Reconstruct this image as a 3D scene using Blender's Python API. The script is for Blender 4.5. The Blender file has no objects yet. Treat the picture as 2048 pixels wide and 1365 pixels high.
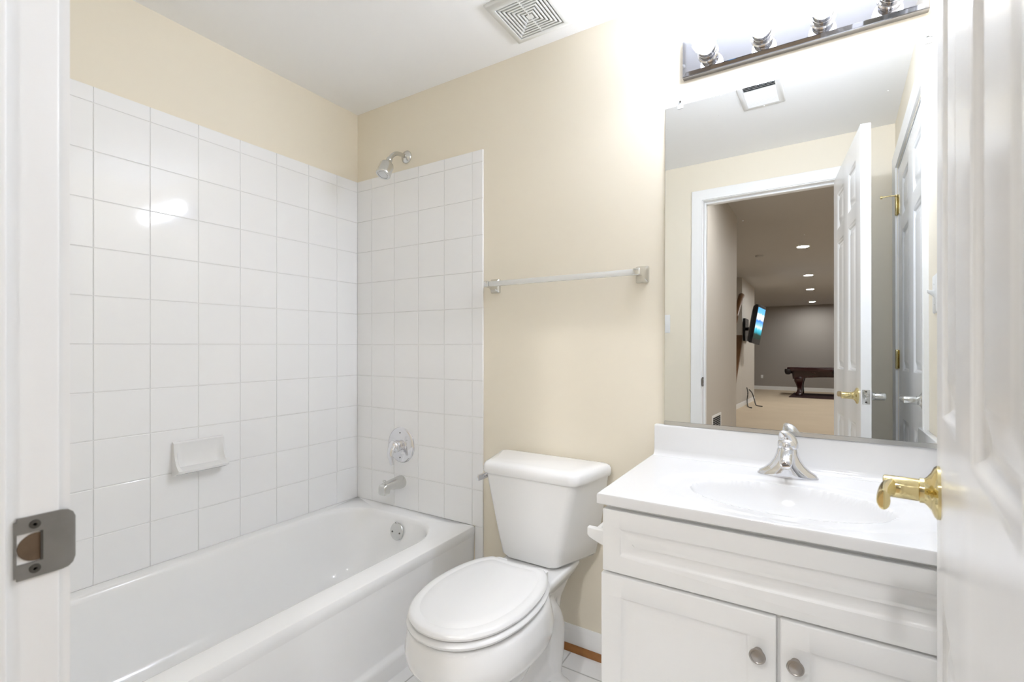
import bpy, bmesh, math, random
from mathutils import Vector, Matrix

random.seed(7)
S = bpy.context.scene
COL = S.collection

# ------------------------------------------------------------------ camera, world, exposure
cam_d = bpy.data.cameras.new('camera')
cam = bpy.data.objects.new('camera', cam_d)
COL.objects.link(cam)
CAM = Vector((1.9336, -1.633, 1.1295))
YAW = math.radians(31.822)
cam.location = CAM
cam.rotation_euler = (math.pi / 2, 0, YAW)
cam_d.sensor_fit = 'HORIZONTAL'
cam_d.sensor_width = 36.0
cam_d.lens = 16.711
cam_d.shift_y = 9.49 / 2048
cam_d.clip_start = 0.02
cam_d.clip_end = 60
cam_d.dof.use_dof = True
cam_d.dof.focus_distance = 1.75
cam_d.dof.aperture_fstop = 8.0
S.camera = cam

w = bpy.data.worlds.new('world')
S.world = w
w.use_nodes = True
w.node_tree.nodes['Background'].inputs[0].default_value = (0.9, 0.95, 1, 1)
w.node_tree.nodes['Background'].inputs[1].default_value = 0.0

S.view_settings.view_transform = 'Standard'
S.view_settings.look = 'None'
S.view_settings.gamma = 1.0
S.view_settings.use_curve_mapping = False
S.view_settings.exposure = 0.56
BULB = 140.0            # radiance of the vanity globes
CAN = 300.0            # radiance of the basement ceiling cans
S.cycles.max_bounces = 14
S.cycles.diffuse_bounces = 7
S.cycles.glossy_bounces = 6
S.cycles.sample_clamp_indirect = 6.0

# ------------------------------------------------------------------ materials
def rgb(r, g, b):
    f = lambda c: (c / 12.92 if c <= 0.04045 else ((c + 0.055) / 1.055) ** 2.4)
    return (f(r / 255), f(g / 255), f(b / 255), 1)

def mat(name, col, rough=0.5, metal=0.0, bump=0.0, bscale=60.0, vary=0.0, vscale=8.0, coat=0.0, spec=0.5, rvary=0.0):
    m = bpy.data.materials.new(name)
    m.use_nodes = True
    nt = m.node_tree
    b = nt.nodes['Principled BSDF']
    b.inputs['Base Color'].default_value = col
    b.inputs['Roughness'].default_value = rough
    b.inputs['Metallic'].default_value = metal
    b.inputs['Specular IOR Level'].default_value = spec
    b.inputs['Coat Weight'].default_value = coat
    b.inputs['Coat Roughness'].default_value = 0.05
    tc = nt.nodes.new('ShaderNodeTexCoord')
    nz = nt.nodes.new('ShaderNodeTexNoise')
    nz.inputs['Scale'].default_value = vscale
    nz.inputs['Detail'].default_value = 4
    nt.links.new(tc.outputs['Object'], nz.inputs['Vector'])
    if vary > 0:
        mx = nt.nodes.new('ShaderNodeMix')
        mx.data_type = 'RGBA'
        mx.inputs['A'].default_value = tuple(c * (1 - vary) for c in col[:3]) + (1,)
        mx.inputs['B'].default_value = tuple(min(1, c * (1 + vary)) for c in col[:3]) + (1,)
        nt.links.new(nz.outputs['Fac'], mx.inputs['Factor'])
        nt.links.new(mx.outputs['Result'], b.inputs['Base Color'])
    if rvary > 0:
        mr = nt.nodes.new('ShaderNodeMapRange')
        mr.inputs['To Min'].default_value = max(0, rough - rvary)
        mr.inputs['To Max'].default_value = rough + rvary
        nt.links.new(nz.outputs['Fac'], mr.inputs['Value'])
        nt.links.new(mr.outputs['Result'], b.inputs['Roughness'])
    if bump > 0:
        n2 = nt.nodes.new('ShaderNodeTexNoise')
        n2.inputs['Scale'].default_value = bscale
        n2.inputs['Detail'].default_value = 3
        nt.links.new(tc.outputs['Object'], n2.inputs['Vector'])
        bp = nt.nodes.new('ShaderNodeBump')
        bp.inputs['Strength'].default_value = bump
        bp.inputs['Distance'].default_value = 0.002
        nt.links.new(n2.outputs['Fac'], bp.inputs['Height'])
        nt.links.new(bp.outputs['Normal'], b.inputs['Normal'])
    return m

def emit(name, col, strength):
    m = bpy.data.materials.new(name)
    m.use_nodes = True
    nt = m.node_tree
    b = nt.nodes['Principled BSDF']
    b.inputs['Base Color'].default_value = (0.9, 0.9, 0.9, 1)
    b.inputs['Emission Color'].default_value = col
    b.inputs['Emission Strength'].default_value = strength
    return m

def grid_tiles(name, col, grout, sx, sy, ox, oy, gap):
    """square tiles in object X/Y with real joints at ox + k*sx, oy + k*sy"""
    m = mat(name, col, 0.18, vary=0.012, vscale=5, rvary=0.04)
    nt = m.node_tree
    b = nt.nodes['Principled BSDF']
    tc = nt.nodes.new('ShaderNodeTexCoord')
    sep = nt.nodes.new('ShaderNodeSeparateXYZ')
    nt.links.new(tc.outputs['Object'], sep.inputs[0])
    outs = []
    for ax, o, s in (('X', ox, sx), ('Y', oy, sy)):
        a = nt.nodes.new('ShaderNodeMath'); a.operation = 'SUBTRACT'; a.inputs[1].default_value = o
        nt.links.new(sep.outputs[ax], a.inputs[0])
        p = nt.nodes.new('ShaderNodeMath'); p.operation = 'PINGPONG'; p.inputs[1].default_value = s / 2
        nt.links.new(a.outputs[0], p.inputs[0])
        l = nt.nodes.new('ShaderNodeMapRange'); l.inputs['From Min'].default_value = gap * 0.5
        l.inputs['From Max'].default_value = gap
        nt.links.new(p.outputs[0], l.inputs['Value'])
        outs.append(l)
    mn = nt.nodes.new('ShaderNodeMath'); mn.operation = 'MINIMUM'
    nt.links.new(outs[0].outputs[0], mn.inputs[0]); nt.links.new(outs[1].outputs[0], mn.inputs[1])
    mx = nt.nodes.new('ShaderNodeMix'); mx.data_type = 'RGBA'
    mx.inputs['A'].default_value = grout
    src = b.inputs['Base Color'].links[0].from_socket
    nt.links.new(src, mx.inputs['B'])
    nt.links.new(mn.outputs[0], mx.inputs['Factor'])
    nt.links.new(mx.outputs['Result'], b.inputs['Base Color'])
    bp = nt.nodes.new('ShaderNodeBump'); bp.inputs['Strength'].default_value = 0.5; bp.inputs['Distance'].default_value = 0.002
    nt.links.new(mn.outputs[0], bp.inputs['Height']); nt.links.new(bp.outputs['Normal'], b.inputs['Normal'])
    return m

WHITE = (0.90, 0.90, 0.895, 1)
M = {}
M['wall'] = mat('beige_wall_paint', (0.845, 0.78, 0.65, 1), 0.6, bump=0.05, bscale=220, vary=0.012, vscale=3)
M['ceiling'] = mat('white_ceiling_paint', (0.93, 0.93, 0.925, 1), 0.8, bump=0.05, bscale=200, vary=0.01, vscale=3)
M['trim'] = mat('white_trim_paint', (0.90, 0.90, 0.89, 1), 0.28, bump=0.03, bscale=90, vary=0.01)
M['door'] = mat('white_door_paint', (0.89, 0.89, 0.885, 1), 0.25, bump=0.04, bscale=70, vary=0.01)
M['tile'] = mat('white_glazed_tile', (0.925, 0.925, 0.925, 1), 0.06, bump=0.03, bscale=10, vary=0.006, vscale=4)
M['grout'] = mat('white_grout', (0.84, 0.84, 0.83, 1), 0.7, bump=0.1, bscale=300)
M['tub'] = mat('white_enamel', (0.93, 0.93, 0.925, 1), 0.12, bump=0.03, bscale=8, vary=0.008)
M['china'] = mat('white_china', (0.86, 0.86, 0.855, 1), 0.09, bump=0.02, bscale=8, vary=0.006)
M['seat'] = mat('white_seat_plastic', (0.83, 0.83, 0.825, 1), 0.2, vary=0.006)
M['counter'] = mat('white_cultured_marble', (0.81, 0.81, 0.81, 1), 0.10, vary=0.008, vscale=5)
M['cabinet'] = mat('white_cabinet_foil', (0.88, 0.88, 0.87, 1), 0.33, vary=0.008)
M['gap'] = mat('cabinet_shadow_board', (0.45, 0.44, 0.40, 1), 0.6, vary=0.05)
M['chrome'] = mat('polished_chrome', (0.80, 0.80, 0.82, 1), 0.07, 1.0, rvary=0.03)
M['bar_chrome'] = mat('chrome_light_bar', (0.34, 0.34, 0.36, 1), 0.03, 1.0, rvary=0.01)
M['nickel'] = mat('brushed_nickel', (0.40, 0.37, 0.34, 1), 0.32, 1.0, rvary=0.08)
M['satin'] = mat('satin_chrome', (0.68, 0.68, 0.66, 1), 0.22, 1.0, rvary=0.05)
M['brass'] = mat('polished_brass', (0.74, 0.63, 0.34, 1), 0.09, 1.0, rvary=0.05)
M['steel'] = mat('worn_steel', (0.28, 0.27, 0.255, 1), 0.42, 0.9, bump=0.2, bscale=120, vary=0.18, vscale=40)
M['screw'] = mat('dark_screw_steel', (0.10, 0.095, 0.085, 1), 0.4, 0.8, vary=0.2)
M['hole'] = mat('dark_hole_brown', (0.13, 0.085, 0.05, 1), 0.8, vary=0.4, vscale=60)
M['plastic'] = mat('white_plastic', (0.85, 0.85, 0.845, 1), 0.35, vary=0.01)
M['grille'] = mat('offwhite_grille_plastic', (0.74, 0.745, 0.72, 1), 0.4, vary=0.02)
M['dark'] = mat('duct_shade_black', (0.02, 0.02, 0.02, 1), 0.9, vary=0.2)
M['wood'] = mat('stained_oak', (0.30, 0.125, 0.035, 1), 0.35, bump=0.1, bscale=40, vary=0.35, vscale=18)
M['stairwood'] = mat('brown_stair_oak', (0.17, 0.085, 0.035, 1), 0.4, vary=0.3, vscale=10)
M['mahogany'] = mat('dark_mahogany', (0.035, 0.008, 0.008, 1), 0.18, vary=0.3, vscale=6, coat=0.3)
M['felt'] = mat('burgundy_felt', (0.10, 0.018, 0.02, 1), 0.9, vary=0.1)
M['leather'] = mat('black_leather', (0.015, 0.010, 0.010, 1), 0.5, vary=0.2)
M['rug'] = mat('dark_red_rug', (0.045, 0.018, 0.018, 1), 0.95, vary=0.5, vscale=30, bump=0.3, bscale=200)
M['carpet'] = mat('beige_carpet', (0.58, 0.475, 0.345, 1), 0.95, vary=0.10, vscale=1.6, bump=0.4, bscale=500)
M['basewall'] = mat('greige_basement_paint', (0.56, 0.53, 0.485, 1), 0.7, vary=0.02, vscale=2)
M['farwall'] = mat('taupe_far_wall_paint', (0.38, 0.35, 0.32, 1), 0.7, vary=0.02, vscale=2)
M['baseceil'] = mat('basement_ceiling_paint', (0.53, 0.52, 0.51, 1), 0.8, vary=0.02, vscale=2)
M['black'] = mat('black_gloss_plastic', (0.012, 0.012, 0.014, 1), 0.25, vary=0.1)
M['cable'] = mat('black_cable_rubber', (0.02, 0.02, 0.02, 1), 0.5, vary=0.1)
M['bulb'] = emit('lit_frosted_globe', (0.91, 0.985, 1.15, 1), BULB)
M['bulb_back'] = emit('lit_globe_rear', (0.91, 0.985, 1.15, 1), BULB * 0.10)
M['can'] = emit('lit_can_lens', (1.0, 0.985, 0.98, 1), CAN)
M['floor'] = grid_tiles('white_floor_tile', (0.88, 0.88, 0.88, 1), (0.55, 0.55, 0.54, 1), 0.2032, 0.2032, 1.194, -0.117, 0.0032)

def mk_mirror():
    m = mat('silvered_mirror', (0.82, 0.83, 0.82, 1), 0.0, 1.0)
    nt = m.node_tree
    b = nt.nodes['Principled BSDF']
    # tiny dried water spots on the glass
    tc = nt.nodes.new('ShaderNodeTexCoord')
    v = nt.nodes.new('ShaderNodeTexVoronoi'); v.inputs['Scale'].default_value = 26; v.inputs['Randomness'].default_value = 1
    nt.links.new(tc.outputs['Object'], v.inputs['Vector'])
    mr = nt.nodes.new('ShaderNodeMapRange'); mr.inputs['From Min'].default_value = 0.022; mr.inputs['From Max'].default_value = 0.032
    mr.inputs['To Min'].default_value = 0.55; mr.inputs['To Max'].default_value = 0.0
    nt.links.new(v.outputs['Distance'], mr.inputs['Value'])
    sepc = nt.nodes.new('ShaderNodeSeparateColor'); nt.links.new(v.outputs['Color'], sepc.inputs[0])
    lt = nt.nodes.new('ShaderNodeMath'); lt.operation = 'LESS_THAN'; lt.inputs[1].default_value = 0.22
    nt.links.new(sepc.outputs[0], lt.inputs[0])
    mu = nt.nodes.new('ShaderNodeMath'); mu.operation = 'MULTIPLY'
    nt.links.new(mr.outputs[0], mu.inputs[0]); nt.links.new(lt.outputs[0], mu.inputs[1])
    spot = nt.nodes.new('ShaderNodeBsdfDiffuse'); spot.inputs[0].default_value = (0.8, 0.8, 0.78, 1)
    mixs = nt.nodes.new('ShaderNodeMixShader')
    out = nt.nodes['Material Output']
    nt.links.new(mu.outputs[0], mixs.inputs[0]); nt.links.new(b.outputs[0], mixs.inputs[1]); nt.links.new(spot.outputs[0], mixs.inputs[2])
    nt.links.new(mixs.outputs[0], out.inputs[0])
    return m
M['mirror'] = mk_mirror()

def mk_clear(name, tint, rough=0.02):
    m = mat(name, tint, rough)
    b = m.node_tree.nodes['Principled BSDF']
    b.inputs['Transmission Weight'].default_value = 0.92
    b.inputs['IOR'].default_value = 1.49
    return m
M['acrylic'] = mk_clear('clear_acrylic', (0.97, 0.98, 0.97, 1), 0.12)
M['acrylic'].node_tree.nodes['Principled BSDF'].inputs['Transmission Weight'].default_value = 0.45

def mk_screen():
    m = bpy.data.materials.new('lit_television_picture')
    m.use_nodes = True
    nt = m.node_tree
    b = nt.nodes['Principled BSDF']
    uv = nt.nodes.new('ShaderNodeUVMap')
    sep = nt.nodes.new('ShaderNodeSeparateXYZ'); nt.links.new(uv.outputs[0], sep.inputs[0])
    nz = nt.nodes.new('ShaderNodeTexNoise'); nz.inputs['Scale'].default_value = 5; nz.inputs['Detail'].default_value = 5
    nt.links.new(uv.outputs[0], nz.inputs['Vector'])
    off = nt.nodes.new('ShaderNodeMath'); off.operation = 'MULTIPLY_ADD'; off.inputs[1].default_value = 0.16
    nt.links.new(nz.outputs['Fac'], off.inputs[0]); nt.links.new(sep.outputs['Y'], off.inputs[2])
    r = nt.nodes.new('ShaderNodeValToRGB')
    e = r.color_ramp.elements
    e[0].position = 0.0; e[0].color = (0.004, 0.02, 0.012, 1)
    e[1].position = 1.0; e[1].color = (0.10, 0.45, 0.95, 1)
    for p, c in ((0.22, (0.006, 0.03, 0.02, 1)), (0.30, (0.02, 0.35, 0.45, 1)), (0.38, (0.08, 0.55, 0.75, 1)), (0.45, (0.75, 0.9, 1, 1)),
                 (0.52, (0.25, 0.6, 0.95, 1)), (0.66, (0.02, 0.22, 0.75, 1)), (0.72, (0.85, 0.9, 1, 1)), (0.86, (0.9, 0.95, 1, 1)), (0.91, (0.15, 0.5, 0.95, 1))):
        x = e.new(p); x.color = c
    nt.links.new(off.outputs[0], r.inputs[0])
    b.inputs['Base Color'].default_value = (0.01, 0.01, 0.012, 1)
    nt.links.new(r.outputs[0], b.inputs['Emission Color'])
    b.inputs['Emission Strength'].default_value = 1.1
    return m
M['screen'] = mk_screen()

# ------------------------------------------------------------------ mesh builder
BASE = {}

class MB:
    def __init__(s):
        s.v = []; s.f = []
    def add(s, vs, fs):
        o = len(s.v)
        s.v += [Vector(p) for p in vs]
        s.f += [tuple(i + o for i in f) for f in fs]
        return s
    def box(s, x0, x1, y0, y1, z0, z1):
        vs = [(x, y, z) for z in (z0, z1) for y in (y0, y1) for x in (x0, x1)]
        return s.add(vs, [(0, 2, 3, 1), (4, 5, 7, 6), (0, 1, 5, 4), (2, 6, 7, 3), (0, 4, 6, 2), (1, 3, 7, 5)])
    def loft(s, rings, cap0=True, cap1=True, closed=True):
        n = len(rings[0]); vs = [p for r in rings for p in r]; fs = []
        for i in range(len(rings) - 1):
            for j in range(n if closed else n - 1):
                k = (j + 1) % n
                fs.append((i * n + j, i * n + k, (i + 1) * n + k, (i + 1) * n + j))
        if cap0: fs.append(tuple(range(n - 1, -1, -1)))
        if cap1: fs.append(tuple((len(rings) - 1) * n + j for j in range(n)))
        return s.add(vs, fs)
    def lathe(s, prof, origin=(0, 0, 0), axis=(0, 0, 1), n=32):
        """prof: (radius, height) along axis"""
        q = Vector((0, 0, 1)).rotation_difference(Vector(axis).normalized()).to_matrix()
        o = Vector(origin)
        rings = []
        for r, h in prof:
            r = max(r, 1e-5)
            rings.append([o + q @ Vector((r * math.cos(2 * math.pi * j / n), r * math.sin(2 * math.pi * j / n), h)) for j in range(n)])
        return s.loft(rings)
    def tube(s, pts, rad, n=14, flat=1.0, up=(0, 0, 1)):
        pts = [Vector(p) for p in pts]
        rings = []
        for i, p in enumerate(pts):
            t = (pts[min(i + 1, len(pts) - 1)] - pts[max(i - 1, 0)]).normalized()
            u = Vector(up)
            if abs(u.dot(t)) > 0.95: u = Vector((1, 0, 0))
            a = t.cross(u).normalized(); b = a.cross(t).normalized()
            r = rad[i] if isinstance(rad, (list, tuple)) else rad
            ra, rb = r if isinstance(r, tuple) else (r, r * flat)
            rings.append([p + a * ra * math.cos(2 * math.pi * j / n) + b * rb * math.sin(2 * math.pi * j / n) for j in range(n)])
        return s.loft(rings)
    def prism(s, poly, d0, d1, axis):
        """poly in the two other axes (in cyclic order), extruded d0..d1 along axis"""
        def p3(a, b, d):
            return {'x': (d, a, b), 'y': (a, d, b), 'z': (a, b, d)}[axis]
        return s.loft([[p3(a, b, d0) for a, b in poly], [p3(a, b, d1) for a, b in poly]])
    def xf(s, m):
        s.v = [m @ p for p in s.v]
        return s
    def build(s, name, m, parent=None, bevel=0.0, seg=2, angle=35, weld=False, smooth=True, uv=None, sharp=40):
        if parent is not None and parent.name in BASE:
            base = BASE[parent.name]
        else:
            xs = [p.x for p in s.v]; ys = [p.y for p in s.v]; zs = [p.z for p in s.v]
            base = Vector(((min(xs) + max(xs)) / 2, (min(ys) + max(ys)) / 2, min(zs)))
            if parent is None and s.__dict__.get('world'): base = Vector((0, 0, 0))
        me = bpy.data.meshes.new(name)
        bm = bmesh.new()
        vv = [bm.verts.new(p - base) for p in s.v]
        for f in s.f:
            try: bm.faces.new([vv[i] for i in f])
            except ValueError: pass
        if weld: bmesh.ops.remove_doubles(bm, verts=bm.verts, dist=1e-5)
        bmesh.ops.recalc_face_normals(bm, faces=bm.faces)
        if bevel > 0:
            ed = [e for e in bm.edges if len(e.link_faces) == 2 and e.calc_face_angle(0) > math.radians(angle)]
            bmesh.ops.bevel(bm, geom=ed, offset=bevel, segments=seg, profile=0.5, affect='EDGES', clamp_overlap=True)
        bm.to_mesh(me); bm.free()
        if smooth:
            for p in me.polygons: p.use_smooth = True
            me.set_sharp_from_angle(angle=math.radians(sharp))
        me.materials.append(m)
        if uv:
            l = me.uv_layers.new(name='UVMap')
            for i, c in enumerate(uv): l.data[i].uv = c
        o = bpy.data.objects.new(name, me)
        COL.objects.link(o)
        if parent is not None:
            o.parent = parent
            BASE[o.name] = base
        else:
            o.location = base
            BASE[o.name] = base
        return o

def thing(name, label, cat, loc, group=None):
    o = bpy.data.objects.new(name, None)
    o.empty_display_size = 0.05
    COL.objects.link(o)
    o.location = loc
    BASE[o.name] = Vector(loc)
    return tag(o, label, cat, group)

def tag(o, label, cat, group=None):
    o['label'] = label; o['category'] = cat
    if group: o['group'] = group
    return o

def struct(o, label=None, cat=None):
    o['kind'] = 'structure'
    if label: o['label'] = label
    if cat: o['category'] = cat
    return o

def build_struct(mb, name, m, label, cat, **k):
    mb.world = True
    return struct(mb.build(name, m, **k), label, cat)

def struct_empty(name, label, cat, loc):
    o = bpy.data.objects.new(name, None); COL.objects.link(o); o.location = loc
    BASE[o.name] = Vector(loc)
    return struct(o, label, cat)

def copy_tree(o, parent=None):
    c = o.copy(); COL.objects.link(c)
    if parent is not None: c.parent = parent
    for ch in list(o.children): copy_tree(ch, c)
    return c

def arc(cx, cy, r, a0, a1, n):
    return [(cx + r * math.cos(math.radians(a0 + (a1 - a0) * i / n)), cy + r * math.sin(math.radians(a0 + (a1 - a0) * i / n))) for i in range(n + 1)]

def rrect(x0, x1, y0, y1, r, n=8):
    r = min(r, (x1 - x0) / 2 - 1e-4, (y1 - y0) / 2 - 1e-4)
    return arc(x1 - r, y1 - r, r, 0, 90, n) + arc(x0 + r, y1 - r, r, 90, 180, n) + arc(x0 + r, y0 + r, r, 180, 270, n) + arc(x1 - r, y0 + r, r, 270, 360, n)

def ring(poly, z):
    return [Vector((a, b, z)) for a, b in poly]

def catmull(pts, n=6):
    out = []
    P = [Vector(p) for p in pts]
    for i in range(len(P) - 1):
        a = P[max(i - 1, 0)]; b = P[i]; c = P[i + 1]; d = P[min(i + 2, len(P) - 1)]
        for k in range(n):
            t = k / n
            out.append(0.5 * ((2 * b) + (c - a) * t + (2 * a - 5 * b + 4 * c - d) * t * t + (3 * b - a - 3 * c + d) * t ** 3))
    out.append(P[-1])
    return out

def slab(mb, W, Hh, T, panels, prof, both=True):
    """panelled board in local (u, n, v): visible face at n = 0, back at n = -T"""
    us = sorted({0, W, *[p[0] for p in panels], *[p[1] for p in panels]})
    vs = sorted({0, Hh, *[p[2] for p in panels], *[p[3] for p in panels]})
    pset = {(round(p[0], 5), round(p[2], 5)) for p in panels}
    for side in ((0, 1), (-T, -1)) if both else ((0, 1),):
        n0, sg = side
        for i in range(len(us) - 1):
            for j in range(len(vs) - 1):
                a0, a1, b0, b1 = us[i], us[i + 1], vs[j], vs[j + 1]
                if (round(a0, 5), round(b0, 5)) in pset:
                    rings = [[Vector((a0 + q, n0 + sg * d, b0 + q)), Vector((a1 - q, n0 + sg * d, b0 + q)), Vector((a1 - q, n0 + sg * d, b1 - q)), Vector((a0 + q, n0 + sg * d, b1 - q))] for q, d in prof]
                    mb.loft(rings, False, True)
                else:
                    mb.add([(a0, n0, b0), (a1, n0, b0), (a1, n0, b1), (a0, n0, b1)], [(0, 1, 2, 3)])
    if not both:
        mb.add([(0, -T, 0), (W, -T, 0), (W, -T, Hh), (0, -T, Hh)], [(0, 1, 2, 3)])
    for i in range(len(us) - 1):
        for v in (0, Hh):
            mb.add([(us[i], 0, v), (us[i + 1], 0, v), (us[i + 1], -T, v), (us[i], -T, v)], [(0, 1, 2, 3)])
            if not both: pass
    for j in range(len(vs) - 1):
        for u in (0, W):
            mb.add([(u, 0, vs[j]), (u, 0, vs[j + 1]), (u, -T, vs[j + 1]), (u, -T, vs[j])], [(0, 1, 2, 3)])
    return mb

def frame_mat(o, u, n, v):
    u, n, v, o = Vector(u), Vector(n), Vector(v), Vector(o)
    return Matrix(((u.x, n.x, v.x, o.x), (u.y, n.y, v.y, o.y), (u.z, n.z, v.z, o.z), (0, 0, 0, 1)))

# ------------------------------------------------------------------ room constants
ZC = 2.2965            # bathroom ceiling
XR = 2.2515            # right wall
YF = -1.4746           # inner face of the door wall
YH = -1.5896           # hall face of the door wall
XJL, XJR = 1.3254, 2.0314   # jamb faces of the entrance
ZD = 2.058             # underside of the head jamb
HB = 2.947             # basement ceiling
T = 0.12

# ------------------------------------------------------------------ shell
build_struct(MB().box(-T, 1.503, 0, T, 0, ZC).box(1.503, XR + T, 0, T, 0, ZC), 'wall_back', M['wall'], 'beige painted back wall behind toilet, towel bar and mirror', 'wall')
build_struct(MB().box(-T, 0, YH, 0, 0, ZC), 'wall_left', M['wall'], 'beige painted left wall above the long side of the tub', 'wall')
# right wall with the closet opening
CY0, CY1, CZT = -1.375, -0.505, 2.033
build_struct(MB().box(XR, XR + T, CY1, 0, 0, ZC).box(XR, XR + T, YH, CY0, 0, ZC).box(XR, XR + T, CY0, CY1, CZT, ZC), 'wall_right', M['wall'], 'beige right wall around the closet door', 'wall')
# door wall with the entrance opening
JT = 0.018
build_struct(MB().box(0, XJL - JT, YH, YF, 0, HB).box(XJR + JT, XR + T, YH, YF, 0, HB).box(XJL - JT, XJR + JT, YH, YF, ZD + JT, HB), 'wall_front', M['wall'], 'beige wall with the entrance doorway, seen in the mirror', 'wall')
build_struct(MB().box(-T, XR + T, YF, T, ZC, ZC + 0.1), 'ceiling', M['ceiling'], 'flat white bathroom ceiling', 'ceiling')
build_struct(MB().box(-T, XR + T, YF - 0.05, T, -0.08, 0), 'floor', M['floor'], 'white square tiled bathroom floor', 'floor')

# ------------------------------------------------------------------ wall tiles
P = 0.1535
RIM = 0.367
TT = 0.008
def tile_mesh(us, vs, skip=None):
    """bevelled tiles between joints, local u, v, n (n = outward)"""
    mb = MB(); g = 0.0011; e = 0.0016
    for i in range(len(us) - 1):
        for j in range(len(vs) - 1):
            if skip and skip(us[i], vs[j]): continue
            a0, a1, b0, b1 = us[i] + g, us[i + 1] - g, vs[j] + g, vs[j + 1] - g
            ta, tb = random.uniform(-1, 1) * 0.00005, random.uniform(-1, 1) * 0.00005
            r0 = [Vector((a, b, 0.002)) for a, b in ((a0, b0), (a1, b0), (a1, b1), (a0, b1))]
            r1 = [Vector((a, b, TT - e)) for a, b in ((a0, b0), (a1, b0), (a1, b1), (a0, b1))]
            r15 = [Vector((a, b, TT - e * 0.3)) for a, b in ((a0 + e * .3, b0 + e * .3), (a1 - e * .3, b0 + e * .3), (a1 - e * .3, b1 - e * .3), (a0 + e * .3, b1 - e * .3))]
            r2 = [Vector((a, b, TT + ta * sa + tb * sb)) for a, b, sa, sb in ((a0 + e, b0 + e, -1, -1), (a1 - e, b0 + e, 1, -1), (a1 - e, b1 - e, 1, 1), (a0 + e, b1 - e, -1, 1))]
            mb.loft([r0, r1, r15, r2], False, True)
    return mb
zj = [RIM - 0.0006] + [RIM + P * k for k in range(1, 11)] + [RIM + P * 10 + 0.0525]
yj = [-TT + 0.0012] + [-(0.1305 + P * k) for k in range(0, 9)] + [YF + 0.001]
yj = sorted(yj)
tl = tile_mesh(yj, zj)
tl.v = [Vector((p.z, p.x, p.y)) for p in tl.v]
tl.world = True
wl = struct(tl.build('wall_left_tile', M['tile'], sharp=12), 'glazed white square tiles on the left wall above the tub', 'tile')
g = MB().box(0, TT - 0.0025, YF, 0, RIM + 0.001, zj[-1] - 0.002)
g.build('grout', M['grout'], wl)
xj_ = [TT - 0.0008, 0.112] + [0.112 + P * k for k in range(1, 5)] + [0.782]
tb = tile_mesh(xj_, zj)
tb2 = tile_mesh([0.739, 0.782], [0.001] + [RIM - P, RIM])
for m_ in (tb, tb2): m_.v = [Vector((p.x, -p.z, p.y)) for p in m_.v]
tb.add(tb2.v, tb2.f); tb.world = True
wb = struct(tb.build('wall_back_tile', M['tile'], sharp=12), 'glazed white square tiles on the back wall around the shower valve', 'tile')
MB().box(0, 0.780, -(TT - 0.0025), 0, RIM + 0.001, zj[-1] - 0.002).box(0.739, 0.780, -(TT - 0.0025), 0, 0, RIM).build('grout', M['grout'], wb)

# ------------------------------------------------------------------ trim
def casing_poly(wd=0.060, t=0.016):
    # cross-section of a colonial casing: distance from the opening, thickness
    return [(0, 0), (0, t * 0.55), (0.004, t * 0.62), (0.012, t * 0.62), (0.016, t * 0.75), (0.028, t * 0.8), (0.036, t * 0.95), (0.048, t), (wd - 0.003, t), (wd, t - 0.003), (wd, 0)]
def casing(mb, o0, o1, ztop, plane, out, along, rv=0.005, z0=0.0):
    """mitred casing round an opening o0..o1 (along 'x' or 'y') with top ztop, on plane, protruding by sign out"""
    poly = casing_poly()
    def pt(a, d, z):
        return Vector((a, plane + out * d, z)) if along == 'x' else Vector((plane + out * d, a, z))
    secs = []
    for (a, z, sa, sz) in ((o0 - rv, z0, -1, 0), (o0 - rv, ztop + rv, -1, 1), (o1 + rv, ztop + rv, 1, 1), (o1 + rv, z0, 1, 0)):
        secs.append([pt(a + sa * q, d, z + sz * q) for q, d in poly])
    mb.loft(secs)
# entrance frame: jambs, head, stops and both casings
fr = MB()
fr.box(XJL - JT, XJL, YH, YF, 0, ZD + JT).box(XJR, XJR + JT, YH, YF, 0, ZD + JT).box(XJL, XJR, YH, YF, ZD, ZD + JT)
fr.box(XJL, XJL + 0.011, YF - 0.072, YF - 0.0375, 0, ZD).box(XJR - 0.011, XJR, YF - 0.072, YF - 0.0375, 0, ZD).box(XJL + 0.011, XJR - 0.011, YF - 0.072, YF - 0.0375, ZD - 0.011, ZD)
fr.world = True
frame = struct(fr.build('trim_1', M['trim'], bevel=0.0022, seg=2), 'white painted jamb of the entrance doorway at the left edge', 'door frame')
cs = MB(); casing(cs, XJL, XJR, ZD, YF, 1, 'x'); casing(cs, XJL, XJR, ZD, YH, -1, 'x'); cs.world = True
struct(cs.build('trim_2', M['trim']), 'white moulded casing round the entrance doorway', 'door casing')
cs = MB(); casing(cs, CY0, CY1, CZT, XR, -1, 'y'); cs.world = True
struct(cs.build('trim_3', M['trim']), 'white moulded casing round the closet door on the right wall', 'door casing')
cj = MB().box(XR + 0.002, XR + T, CY0, CY0 + 0.004, 0, CZT).box(XR + 0.002, XR + T, CY1 - 0.004, CY1, 0, CZT).box(XR + 0.002, XR + T, CY0, CY1, CZT - 0.004, CZT)
cj.world = True
struct(cj.build('trim_4', M['trim']), 'white jamb lining the closet opening', 'door frame')
def base_poly(h=0.085, t=0.013):
    return [(0, 0), (t, 0), (t, h * 0.72), (t * 0.8, h * 0.76), (t * 0.8, h * 0.82), (t * 0.45, h * 0.93), (t * 0.3, h), (0, h)]
bb = MB(); bb.loft([[Vector((x, -d, z)) for d, z in base_poly()] for x in (0.7825, 1.5)]); bb.world = True
struct(bb.build('baseboard_back', M['trim']), 'white baseboard behind the toilet', 'baseboard')
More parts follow.
